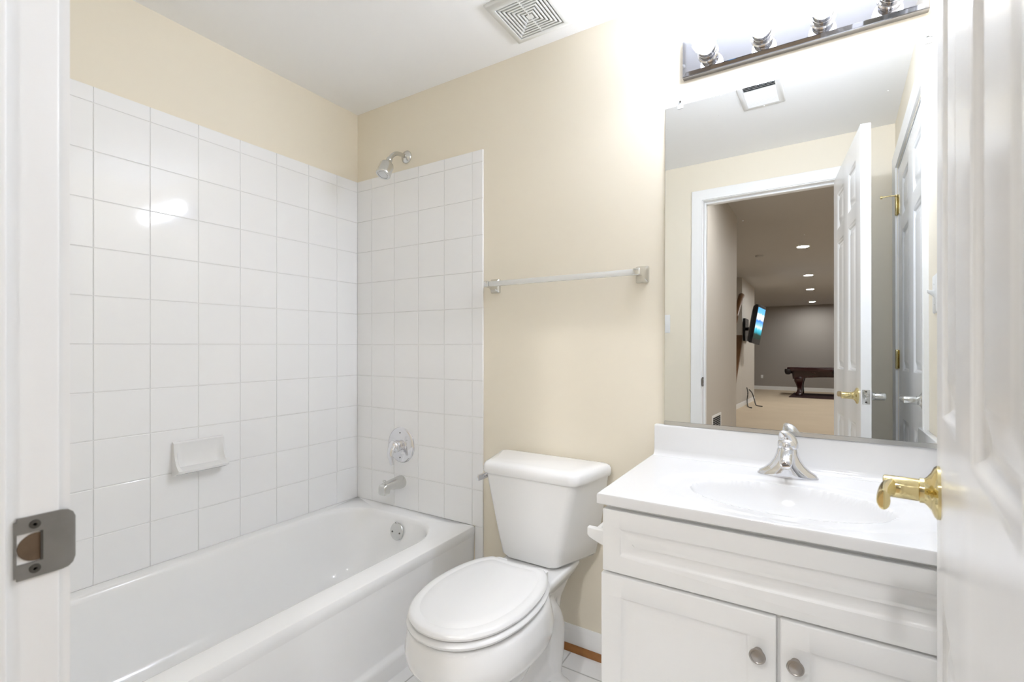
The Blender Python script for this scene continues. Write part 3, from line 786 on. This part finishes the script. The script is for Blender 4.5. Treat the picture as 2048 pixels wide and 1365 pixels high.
# faucet
FX, FY, FZ = 1.8865, -0.100, 0.7655
fa = thing('faucet', 'single-handle chrome faucet behind the sink basin', 'faucet', (FX, FY, FZ))
def frng(z, hx, hf, hb2, pinch):
    """base section: wide in x, bow in front; pinch sharpens the ends"""
    n = 40; pts = []
    for j in range(n):
        a = 2 * math.pi * j / n
        c, s_ = math.cos(a), math.sin(a)
        x = hx * math.copysign(abs(c) ** pinch, c)
        y = (hf if s_ < 0 else hb2) * math.copysign(abs(s_) ** 1.0, s_)
        pts.append(Vector((FX + x, FY + y, z)))
    return pts
MB().loft([frng(FZ, 0.0745, 0.030, 0.028, 0.9), frng(FZ + 0.004, 0.0745, 0.030, 0.028, 0.9), frng(FZ + 0.012, 0.068, 0.0295, 0.027, 0.92), frng(FZ + 0.020, 0.056, 0.029, 0.026, 0.95), frng(FZ + 0.032, 0.0435, 0.0285, 0.025, 1), frng(FZ + 0.048, 0.0335, 0.0275, 0.024, 1), frng(FZ + 0.064, 0.0275, 0.026, 0.0235, 1), frng(FZ + 0.076, 0.0245, 0.0245, 0.023, 1), frng(FZ + 0.080, 0.021, 0.021, 0.020, 1)]).build('body', M['chrome'], fa)
spp = []
for y, z, hw, hh in ((-0.092, 0.836, 0.018, 0.016), (-0.125, 0.838, 0.0175, 0.0155), (-0.155, 0.834, 0.0165, 0.0140), (-0.180, 0.826, 0.0155, 0.0130), (-0.196, 0.818, 0.0140, 0.0120), (-0.200, 0.815, 0.0110, 0.0095)):
    n = 24
    spp.append([Vector((FX + hw * math.copysign(abs(math.cos(2 * math.pi * j / n)) ** 0.85, math.cos(2 * math.pi * j / n)), y, z + hh * math.sin(2 * math.pi * j / n) * (1.0 if math.sin(2 * math.pi * j / n) > 0 else 0.8))) for j in range(n)])
spo = MB().loft(spp).build('spout', M['chrome'], fa)
MB().lathe([(0, 0.004), (0.0105, 0.004), (0.0105, -0.005), (0.009, -0.006), (0, -0.005)], (FX, -0.188, 0.809), (0, 0.25, 1), 24).build('aerator', M['satin'], spo)
hh_ = MB().lathe([(0.0235, 0.080), (0.0245, 0.083), (0.0240, 0.092), (0.020, 0.100), (0.011, 0.106), (0, 0.107)], (FX, FY, FZ), (0, 0, 1), 32)
hp = catmull([(FX + 0.002, FY, FZ + 0.080), (FX + 0.002, FY + 0.002, FZ + 0.092), (FX - 0.001, FY + 0.002, FZ + 0.103), (FX - 0.006, FY - 0.001, FZ + 0.113), (FX - 0.012, FY - 0.007, FZ + 0.1195), (FX - 0.015, FY - 0.010, FZ + 0.1205)], 5)
n_ = len(hp)
hp = [p - Vector((0, 0, 0.005 * i / (n_ - 1))) for i, p in enumerate(hp)]
hh_.tube(hp, [(0.0255 - 0.0195 * (i / (n_ - 1)) ** 2.2, 0.022 - 0.0165 * (i / (n_ - 1)) ** 1.6) for i in range(n_)], 24, up=(0, 1, 0))
hh_.build('lever_handle', M['chrome'], fa)

# paper holder on the cabinet side
ph = thing('toilet_paper_holder', 'white paper holder on the vanity side beside the toilet tank', 'paper holder', (1.503, -0.37, 0.59))
MB().box(1.494, 1.5028, -0.455, -0.285, 0.600, 0.650).build('mounting_plate', M['plastic'], ph, bevel=0.004)
for y in (-0.445, -0.311):
    MB().loft([[Vector((x, y + a, 0.627 + b)) for a, b in rrect(0, 0.018, -hz, 0.017, 0.003, 4)] for x, hz in ((1.496, 0.026), (1.470, 0.022), (1.440, 0.010), (1.434, 0.004))]).build('arm', M['plastic'], ph)
MB().lathe([(0, 0), (0.009, 0), (0.009, 0.118), (0, 0.118)], (1.452, -0.429, 0.627), (0, 1, 0), 20).build('roller', M['plastic'], ph)

# ------------------------------------------------------------------ mirror
MY, MT = -0.0215, 0.0122
mn = Vector((math.sin(MY), -math.cos(MY) * math.cos(MT), math.sin(MT))).normalized()
mc = Vector((2.0, -0.0195, 1.312))
def mpt(x, z, off=0.0):
    y = mc.y - (mn.x * (x - mc.x) + mn.z * (z - mc.z)) / mn.y
    return Vector((x, y, z)) + mn * off
mir = thing('wall_mirror', 'large frameless wall mirror above the sink top', 'mirror', (1.88, -0.01, 0.868))
MX0, MX1, MZ0, MZ1 = 1.5285, 2.2430, 0.8705, 1.9265
cor = [(MX0, MZ0), (MX1, MZ0), (MX1, MZ1), (MX0, MZ1)]
MB().loft([[mpt(x, z, -0.0045) for x, z in cor], [mpt(x, z, -0.0002) for x, z in cor], [mpt(MX0 + .0008 if x < 1.8 else MX1 - .0008, MZ0 + .0008 if z < 1 else MZ1 - .0008) for x, z in cor]]).build('glass', M['mirror'], mir, smooth=False)
# bottom channel
chn = [mpt(MX0, MZ0), mpt(MX1, MZ0)]
cm = MB()
rg = []
for x in (MX0, MX1):
    p = mpt(x, MZ0)
    rg.append([Vector((x, p.y - 0.004, 0.8668)), Vector((x, p.y - 0.004, 0.8785)), Vector((x, p.y - 0.0015, 0.8785)), Vector((x, p.y - 0.0015, 0.8700)), Vector((x, -0.0012, 0.8700)), Vector((x, -0.0012, 0.8668))])
cm.loft(rg)
cm.build('bottom_channel', M['satin'], mir)
for x in (1.5775, 2.2020):
    p = mpt(x, MZ1)
    c_ = MB().box(x - 0.009, x + 0.009, p.y - 0.0028, p.y - 0.0006, MZ1 - 0.013, MZ1 + 0.004)
    c_.box(x - 0.009, x + 0.009, p.y - 0.0028, -0.0004, MZ1 + 0.0015, MZ1 + 0.004)
    c_.box(x - 0.007, x + 0.007, -0.0030, -0.0004, MZ1 + 0.004, MZ1 + 0.018)
    co = c_.build('clip', M['acrylic'], mir, bevel=0.0006)
    MB().lathe([(0, 0), (0.0035, 0), (0.003, 0.002), (0, 0.0025)], (x, -0.0031, MZ1 + 0.011), (0, -1, 0), 12).build('screw', M['screw'], co)

# ------------------------------------------------------------------ vanity light
vl = thing('vanity_light', 'chrome four-globe light bar above the mirror', 'light fixture', (1.896, 0, 2.0025))
bx0, bx1, bz0, bz1 = 1.5885, 2.2035, 2.0025, 2.1195
bp_ = MB().loft([[Vector((x, y, z)) for x, z in ((bx0 + i, bz0 + i), (bx1 - i, bz0 + i), (bx1 - i, bz1 - i), (bx0 + i, bz1 - i))] for i, y in ((0, -0.0005), (0, -0.022), (0.0015, -0.0245), (0.0105, -0.028), (0.0125, -0.0285))])
bp_.build('back_plate', M['bar_chrome'], vl, smooth=False)
for k in range(4):
    x = 1.896 + (k - 1.5) * 0.152
    MB().lathe([(0.0315, 0.0280), (0.0315, 0.0300), (0.0275, 0.0315), (0.0262, 0.034), (0.0262, 0.048), (0.0268, 0.0485), (0.0268, 0.0500), (0.0262, 0.0505), (0.0262, 0.0655), (0.0240, 0.0665), (0.0235, 0.060), (0, 0.060)], (x, 0, 2.0565), (0, -1, 0), 40).build('socket', M['chrome'], vl)
    R = 0.0345; yc = 0.0985
    prof = [(R * math.cos(math.radians(5 + 85 * i / 9)), yc + R * math.sin(math.radians(5 + 85 * i / 9))) for i in range(10)]
    bulb = MB().lathe(prof, (x, 0, 2.0565), (0, -1, 0), 32).build('bulb', M['bulb'], vl)
    # the half towards the socket, dimmer as on any globe with an opaque base
    prof = [(0.0, 0.061), (0.0150, 0.061), (0.0165, 0.068)] + [(R * math.cos(math.radians(-58 + 63 * i / 8)), yc + R * math.sin(math.radians(-58 + 63 * i / 8)) - (0.0004 if i == 8 else 0)) for i in range(9)]
    MB().lathe(prof, (x, 0, 2.0565), (0, -1, 0), 32).build('globe_base', M['bulb_back'], bulb)

# ------------------------------------------------------------------ towel bar
tw = thing('towel_bar', 'clear acrylic towel bar with chrome posts above the toilet', 'towel bar', (1.147, 0, 1.345))
ZB = 1.3765
for x in (0.843, 1.452):
    def pr(y, hx, z0, z1, r): return [Vector((x + a, y, ZB + b)) for a, b in rrect(-hx, hx, z0, z1, r, 4)]
    MB().loft([pr(-0.0005, 0.0225, -0.031, 0.027, 0.005), pr(-0.006, 0.0225, -0.031, 0.027, 0.005), pr(-0.010, 0.0200, -0.029, 0.025, 0.005), pr(-0.020, 0.0150, -0.021, 0.018, 0.004), pr(-0.034, 0.0120, -0.013, 0.0125, 0.003), pr(-0.050, 0.0115, -0.0115, 0.0115, 0.003), pr(-0.074, 0.0115, -0.0115, 0.0115, 0.003), pr(-0.0755, 0.0100, -0.010, 0.010, 0.003)]).build('post', M['satin'], tw)
MB().box(0.8550, 1.4400, -0.0710, -0.0520, ZB - 0.0095, ZB + 0.0095).build('bar', M['acrylic'], tw, bevel=0.0012)

# ------------------------------------------------------------------ exhaust fan
ef = thing('exhaust_fan', 'square ceiling exhaust fan with concentric slotted grille', 'exhaust fan', (1.110, -0.186, ZC))
fx, fy = 1.110, -0.186
hf = 0.1165
gr = MB()
def sq(h, z): return [Vector((fx - h, fy - h, z)), Vector((fx + h, fy - h, z)), Vector((fx + h, fy + h, z)), Vector((fx - h, fy + h, z))]
gr.loft([sq(hf, ZC - 0.0005), sq(hf, ZC - 0.007), sq(hf - 0.004, ZC - 0.012), sq(0.0905, ZC - 0.0165), sq(0.0885, ZC - 0.0155), sq(0.0875, ZC - 0.010), sq(0.0875, ZC - 0.003)], False, False)
step = 0.0120
for k in range(7):
    o_ = 0.0830 - k * step; i_ = o_ - 0.0064
    if k == 6:
        gr.box(fx - o_, fx + o_, fy - o_, fy + o_, ZC - 0.0150, ZC - 0.005)
    else:
        gr.loft([sq(o_, ZC - 0.005), sq(o_, ZC - 0.0145), sq(o_ - 0.001, ZC - 0.0155), sq(i_ + 0.001, ZC - 0.0155), sq(i_, ZC - 0.0145), sq(i_, ZC - 0.005)], False, False)
gr.box(fx - 0.0022, fx + 0.0022, fy - 0.0875, fy + 0.0875, ZC - 0.0146, ZC - 0.006)
gr.build('grille', M['grille'], ef)
MB().box(fx - 0.092, fx + 0.092, fy - 0.092, fy + 0.092, ZC - 0.0035, ZC - 0.0004).build('housing_shade', M['dark'], ef)  # thin black sheet; the shade in the slots is put into its colour

# supply register, seen only in the mirror
sr = thing('ceiling_vent', 'white louvred ceiling register seen in the mirror', 'vent', (1.72, -0.74, ZC))
vx0, vx1, vy0, vy1 = 1.632, 1.810, -0.925, -0.555
rg_ = MB()
def rc(i, z): return [Vector((vx0 + i, vy0 + i, z)), Vector((vx1 - i, vy0 + i, z)), Vector((vx1 - i, vy1 - i, z)), Vector((vx0 + i, vy1 - i, z))]
rg_.loft([rc(0, ZC - 0.0005), rc(0, ZC - 0.003), rc(0.004, ZC - 0.0065), rc(0.024, ZC - 0.0075), rc(0.0255, ZC - 0.006), rc(0.0255, ZC - 0.001)], False, False)
rg_.build('frame', M['plastic'], sr)
lv = MB()
ys = [vy0 + 0.030 + 0.0125 * i for i in range(26)]
for y in ys:
    if y > vy1 - 0.028: continue
    s_ = -1 if y < -0.755 else 1
    lv.add([(vx0 + 0.025, y - 0.0062 * s_ * -1, ZC - 0.0015), (vx1 - 0.025, y - 0.0062 * s_ * -1, ZC - 0.0015), (vx1 - 0.025, y + 0.0055 * s_ * -1 * -1, ZC - 0.0085), (vx0 + 0.025, y + 0.0055 * s_, ZC - 0.0085),
            (vx0 + 0.025, y + 0.0062 * s_ + 0.0012, ZC - 0.0015), (vx1 - 0.025, y + 0.0062 * s_ + 0.0012, ZC - 0.0015), (vx1 - 0.025, y + 0.0055 * s_ + 0.0012, ZC - 0.0085), (vx0 + 0.025, y + 0.0055 * s_ + 0.0012, ZC - 0.0085)],
           [(0, 1, 2, 3), (4, 7, 6, 5), (3, 2, 6, 7), (0, 4, 5, 1), (0, 3, 7, 4), (1, 5, 6, 2)])
lv = MB()
for y in ys:
    if y > vy1 - 0.030: continue
    s_ = -1 if y < -0.755 else 1
    # each louvre leans away from the middle of the register
    a = Vector((0, y - 0.0052 * s_, ZC - 0.0015)); b = Vector((0, y + 0.0052 * s_, ZC - 0.0080))
    t_ = Vector((0, 0.0011, 0))
    q4 = [a, a + t_, b + t_, b]
    lv.loft([[Vector((x, p.y, p.z)) for p in q4] for x in (vx0 + 0.025, vx1 - 0.025)])
lv.build('louvre', M['plastic'], sr, smooth=False)
MB().box(vx0 + 0.022, vx1 - 0.022, vy0 + 0.022, vy1 - 0.022, ZC - 0.0012, ZC - 0.0003).build('duct_shade', M['dark'], sr)  # black sheet painting the shade between the louvres
MB().lathe([(0, 0), (0.004, 0), (0.003, 0.002), (0, 0.0025)], (1.7215, vy0 + 0.0125, ZC - 0.0072), (0, 0, -1), 12).build('screw', M['plastic'], sr)

# ------------------------------------------------------------------ switches
def switch(name, label, c, n, u, toggle=True):
    t = thing(name, label, 'light switch', c, None)
    m_ = frame_mat(c, u, n, (0, 0, 1))
    pr_ = MB()
    pr_.loft([[Vector((a, d, b)) for a, b in rrect(-0.035 + i, 0.035 - i, -0.0575 + i, 0.0575 - i, 0.004, 3)] for d, i in ((0.0002, 0), (0.003, 0.0), (0.0055, 0.003))])
    p = pr_.xf(m_).build('plate', M['plastic'], t)
    MB().loft([[Vector((a, d, b + dz)) for a, b in rrect(-0.0045, 0.0045, -hz, hz, 0.001, 2)] for d, hz, dz in ((0.005, 0.011, 0), (0.012, 0.007, 0.004), (0.021, 0.0045, 0.008))]).xf(m_).build('toggle', M['plastic'], t)
    for z in (-0.030, 0.030):
        MB().lathe([(0, 0), (0.0035, 0), (0.0028, 0.0012), (0, 0.0014)], (0, 0.0055, z), (0, 1, 0), 12).xf(m_).build('screw', M['plastic'], p)
    return t
switch('light_switch', 'white toggle switch on right wall beside the mirror', (XR, -0.296, 1.292), (-1, 0, 0), (0, -1, 0))
switch('light_switch', 'white switch plate at the mirror left edge, beside the doorway', (1.095, YF, 1.305), (0, 1, 0), (-1, 0, 0))

# ------------------------------------------------------------------ basement seen in the mirror
BX1 = 4.6
YFAR = -17.45
build_struct(MB().box(-3.2, BX1, YFAR, YF - 0.05, -0.08, 0.0), 'floor_basement', M['carpet'], 'beige carpet of the basement room seen in the mirror', 'floor')
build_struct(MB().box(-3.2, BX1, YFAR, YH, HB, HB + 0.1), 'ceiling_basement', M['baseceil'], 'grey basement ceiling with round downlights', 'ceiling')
build_struct(MB().box(-3.2, BX1, YFAR - 0.12, YFAR, -0.08, HB + 0.1), 'wall_far', M['farwall'], 'taupe far basement wall behind the pool table', 'wall')
build_struct(MB().box(0.81, 0.93, -5.17, YH, 0, HB), 'wall_hall', M['basewall'], 'pale hall wall nearest the doorway, holding the floor grille', 'wall')
build_struct(MB().box(BX1, BX1 + 0.12, YFAR, YH, -0.08, HB + 0.1).box(XR + T, BX1, YH, YH + 0.1, 0, HB), 'wall_basement_side', M['basewall'], 'basement side wall out of view', 'wall')
TVX = 0.23
build_struct(MB().box(TVX - 0.12, TVX, -12.30, -10.30, 0, HB), 'wall_television', M['basewall'], 'short wall carrying the television', 'wall')
build_struct(MB().box(-3.2, -3.08, YFAR, YH, 0, HB).box(-3.08, 0.81, YH, YH + 0.11, 0, HB), 'wall_stair_far', M['basewall'], 'basement wall beyond the stairs', 'wall')
# low stair wall and the wall behind the stairs
build_struct(MB().box(-0.45, -0.33, -12.30, -5.3, 0, HB).box(-0.33, TVX - 0.12, -12.3, -12.18, 0, HB), 'wall_stair', M['basewall'], 'beige wall behind the staircase', 'wall')
kw = MB().loft([[Vector((x, y, z)) for y, z in ((-8.4, 0.0), (-10.30, 0.0), (-10.30, 1.56), (-9.0, 0.16), (-8.4, 0.0))][:4] for x in (TVX - 0.11, TVX - 0.002)])
kw.world = True
struct(kw.build('wall_stair_knee', M['basewall']), 'sloping low wall beside the staircase', 'wall')
cap = MB().loft([[Vector((TVX - 0.13 + a, y, z + b)) for a, b in ((0, -0.10), (0.15, -0.10), (0.15, 0.03), (0, 0.03))] for y, z in ((-8.9, 0.02), (-10.29, 1.60))])
tag(cap.build('stair_rail_cap', M['stairwood'], bevel=0.01), 'brown sloping wooden cap on the low stair wall', 'stair trim')
hr = MB().tube([(TVX + 0.012, -8.9, 1.52), (TVX + 0.012, -9.5, 2.03), (TVX + 0.012, -10.02, 2.44), (TVX + 0.012, -10.14, 2.50), (TVX + 0.012, -10.20, 2.51)], [0.045, 0.05, 0.055, 0.065, 0.04], 14)
hr.tube([(TVX + 0.0, -10.10, 2.46), (TVX - 0.02, -10.305, 2.44)], 0.02, 10)
tag(hr.build('stair_handrail', M['stairwood']), 'brown wooden stair handrail with a rounded end', 'handrail')
fbb = MB(); fbb.loft([[Vector((x, YFAR + d, z)) for d, z in ((0, 0), (0.014, 0), (0.014, 0.10), (0.006, 0.13), (0, 0.13))] for x in (-3.0, BX1)]); fbb.world = True
struct(fbb.build('baseboard_far', M['trim']), 'white baseboard along the far basement wall', 'baseboard')
fbb = MB(); fbb.loft([[Vector((TVX + d, y, z)) for d, z in ((0, 0), (0.014, 0), (0.014, 0.08), (0.006, 0.10), (0, 0.10))] for y in (-12.3, -8.4)]); fbb.world = True
struct(fbb.build('baseboard_television', M['trim']), 'white baseboard below the television wall', 'baseboard')

# return grille low on the hall wall
rgx = 0.93
rgt = thing('return_grille', 'louvred return-air grille low on the hall wall', 'vent', (rgx, -3.93, 0.30))
fr2 = MB()
def rcy(i, d): return [Vector((rgx + d, y, z)) for y, z in ((-4.16 + i, 0.22 + i), (-3.70 - i, 0.22 + i), (-3.70 - i, 0.485 - i), (-4.16 + i, 0.485 - i))]
fr2.loft([rcy(0, 0.0005), rcy(0, 0.006), rcy(0.004, 0.009), rcy(0.024, 0.009), rcy(0.026, 0.004)], False, False)
fr2.build('frame', M['plastic'], rgt)
sl = MB()
for i in range(11):
    z = 0.255 + 0.0205 * i
    sl.add([], [])
    sl.loft([[Vector((rgx + d, y, z + b)) for d, b in ((0.002, -0.003), (0.0012, -0.0018), (0.0085, 0.0042), (0.0095, 0.0030))] for y in (-4.135, -3.725)])
sl.build('slat', M['plastic'], rgt, smooth=False)
MB().box(rgx + 0.0003, rgx + 0.0015, -4.135, -3.725, 0.245, 0.460).build('duct_shade', M['dark'], rgt)  # black sheet, the dark behind the slats given by colour

# television on its swivel mount
NT, NB = Vector((0.655, -9.6, 2.238)), Vector((0.523, -9.6, 1.428))
FT, FB = Vector((0.690, -10.6, 2.250)), Vector((0.550, -10.6, 1.405))
tv = thing('television', 'wall-mounted flat television showing a blue sky picture', 'television', (TVX, -10.6, 1.4))
nrm = (FT - NT).cross(NB - NT).normalized()
if nrm.x < 0: nrm = -nrm
c4 = [NB, FB, FT, NT]
cc = (NB + FB + FT + NT) / 4
def tvr(sc, d): return [cc + (p - cc) * sc + nrm * d for p in c4]
MB().loft([tvr(0.70, -0.13), tvr(0.90, -0.10), tvr(1.0, -0.055), tvr(1.0, -0.004), tvr(0.985, 0.0)]).build('casing', M['black'], tv, smooth=False)
def tin(fu0, fu1, fv0, fv1, d):
    def b(u, v): return NB * (1 - u) * (1 - v) + FB * u * (1 - v) + FT * u * v + NT * (1 - u) * v + nrm * d
    return [b(fu0, fv0), b(fu1, fv0), b(fu1, fv1), b(fu0, fv1)]
scr = MB(); scr.add(tin(0.05, 0.95, 0.13, 0.94, 0.0012) , [(0, 1, 2, 3)])
scr.build('screen', M['screen'], tv, smooth=False, uv=[(0, 0), (1, 0), (1, 1), (0, 1)])
mt = MB().box(TVX + 0.0005, TVX + 0.05, -10.95, -10.45, 1.50, 2.02)
pB = cc - nrm * 0.11
mt.tube([(TVX + 0.04, -10.7, 1.78), (TVX + 0.14, -10.5, 1.78), tuple(pB)], 0.04, 10)
mt.build('wall_mount', M['black'], tv)
for pts, lab in (([(TVX + 0.02, -10.91, 0.40), (TVX + 0.05, -10.85, 0.28), (TVX + 0.035, -10.85, 0.10), (TVX + 0.13, -10.3, 0.012), (0.47, -10.01, 0.012)], 'thin black cable hanging nearest the stairs below the television'),
                 ([(TVX + 0.02, -11.23, 0.34), (TVX + 0.09, -11.22, 0.26), (TVX + 0.16, -11.1, 0.10), (TVX + 0.24, -10.75, 0.012), (0.62, -10.52, 0.012)], 'thin black cable curling right onto the carpet below the television')):
    c_ = MB().tube(catmull(pts, 6), 0.012, 8)
    tag(c_.build('cable', M['cable']), lab, 'cable', 'cables below the television')

# pool table on its rug
px0, px1, py0, py1 = 0.78, 3.22, -16.15, -14.80
tag(MB().box(0.88, 3.15, -16.3, -14.12, 0.0005, 0.014).build('rug', M['rug'], bevel=0.004), 'dark red patterned rug under the pool table', 'rug')
pt_ = thing('pool_table', 'dark mahogany pool table with carved legs on a rug', 'pool table', ((px0 + px1) / 2, (py0 + py1) / 2, 0.014))
rl = MB()
def prc(i, z): return ring(rrect(px0 + i, px1 - i, py0 + i, py1 - i, 0.06, 6), z)
rl.loft([prc(0.03, 0.735), prc(0.005, 0.745), prc(0, 0.77), prc(0.005, 0.835), prc(0.02, 0.85), prc(0.13, 0.852), prc(0.15, 0.845), prc(0.155, 0.815)], True, False)
rl.build('rail', M['mahogany'], pt_)
MB().loft([prc(0.14, 0.800), prc(0.14, 0.822)]).build('cloth', M['felt'], pt_)
apn = MB()
n = 20
for (a, b, fixed, ax) in ((px0 + 0.18, px1 - 0.18, py1 - 0.16, 'x'), (px0 + 0.18, px1 - 0.18, py0 + 0.16, 'x'), (py0 + 0.16, py1 - 0.16, px0 + 0.18, 'y'), (py0 + 0.16, py1 - 0.16, px1 - 0.18, 'y')):
    sec = []
    for i in range(n + 1):
        t_ = i / n; s_ = a + (b - a) * t_
        zb = 0.50 + 0.075 * math.sin(math.pi * t_) ** 0.7
        if ax == 'x': sec.append([Vector((s_, fixed - 0.03, zb)), Vector((s_, fixed + 0.03, zb)), Vector((s_, fixed + 0.08 * (1 if fixed > -15.4 else -1), 0.74)), Vector((s_, fixed - 0.03, 0.74))])
        else: sec.append([Vector((fixed - 0.03, s_, zb)), Vector((fixed + 0.03, s_, zb)), Vector((fixed + 0.03, s_, 0.74)), Vector((fixed - 0.06, s_, 0.74))])
    apn.loft(sec)
apn.build('apron', M['mahogany'], pt_)
for lx in (px0 + 0.31, px1 - 0.31):
    for ly in (py0 + 0.22, py1 - 0.24):
        sx = -1 if lx < 2 else 1; sy = -1 if ly < -15.4 else 1
        lg = []
        for z, dx, h in ((0.62, 0.0, 0.115), (0.52, 0.0, 0.125), (0.44, 0.01, 0.115), (0.36, 0.005, 0.088), (0.28, -0.005, 0.068), (0.20, -0.015, 0.062), (0.12, -0.01, 0.075), (0.07, 0.01, 0.095), (0.03, 0.012, 0.095), (0.0145, 0.01, 0.085)):
            lg.append([Vector((lx + sx * dx + a, ly + sy * dx + b, z)) for a, b in rrect(-h, h, -h, h, h * 0.45, 5)])
        MB().loft(lg).build('leg', M['mahogany'], pt_)
for kx in (px0 + 0.03, (px0 + px1) / 2, px1 - 0.03):
    for ky in (py0 + 0.03, py1 - 0.03):
        MB().lathe([(0.02, -0.17), (0.06, -0.16), (0.085, -0.10), (0.088, -0.03), (0.075, 0.0), (0, 0.0)], (kx, ky, 0.80), (0, 0, 1), 16).build('pocket', M['leather'], pt_)
tag(MB().box(-0.215, -0.140, YFAR, YFAR + 0.008, 0.40, 0.515).build('wall_outlet', M['plastic'], bevel=0.002), 'small wall outlet plate on the far basement wall', 'outlet')

# recessed ceiling lights
def can(loc, label):
    t_ = thing('recessed_light', label, 'ceiling light', loc, 'round downlights in the basement ceiling')
    MB().lathe([(0.082, 0.0), (0.108, 0.0), (0.106, -0.006), (0.090, -0.010), (0.082, -0.004)], loc, (0, 0, 1), 36).build('trim_ring', M['plastic'], t_)
    MB().lathe([(0, -0.0015), (0.083, -0.0015), (0.083, -0.004), (0, -0.006)], loc, (0, 0, 1), 36).build('lens', M['can'], t_)
    return t_
first = can((1.555, -7.52, HB), 'largest downlight in the mirror, nearest the doorway')
for loc, lab in (((1.500, -10.70, HB), 'second downlight from the doorway in the mirror'), ((1.440, -13.18, HB), 'third downlight from the doorway in the mirror'), ((1.375, -16.4, HB), 'smallest downlight in the mirror, nearest the far wall')):
    c_ = copy_tree(first); c_.location = loc; c_['label'] = lab
# unseen downlights that light the hall and basement; the hall one is added fill
hall = copy_tree(first); hall.location = (1.66, -3.2, HB); hall['label'] = 'unseen hall downlight added as fill above the doorway approach'
sl_ = bpy.data.lights.new('added_doorway_fill', 'SPOT'); sl_.energy = 55; sl_.spot_size = math.radians(62); sl_.spot_blend = 0.8; sl_.shadow_soft_size = 0.15; sl_.color = (0.97, 0.985, 1.03)  # added fill spot through the doorway, brightening the cabinet fronts
so_ = bpy.data.objects.new('added_doorway_fill', sl_); COL.objects.link(so_); so_.location = (1.66, -3.2, HB - 0.02)
so_.rotation_euler = (Vector((1.74, -0.3, 0.45)) - Vector(so_.location)).to_track_quat('-Z', 'Y').to_euler()
for loc in ((2.9, -3.2, HB), (3.4, -8.5, HB), (3.4, -13.0, HB)):
    c_ = copy_tree(first); c_.location = loc; c_['label'] = 'unseen downlight lighting the basement, outside the mirror view'
sd_ = MB().lathe([(0, -0.035), (0.05, -0.034), (0.062, -0.025), (0.066, 0.0), (0, 0.0)], (0.863, -7.93, HB - 0.0005), (0, 0, 1), 28)
tag(sd_.build('smoke_detector', M['baseceil']), 'small round smoke detector on the basement ceiling', 'smoke detector')
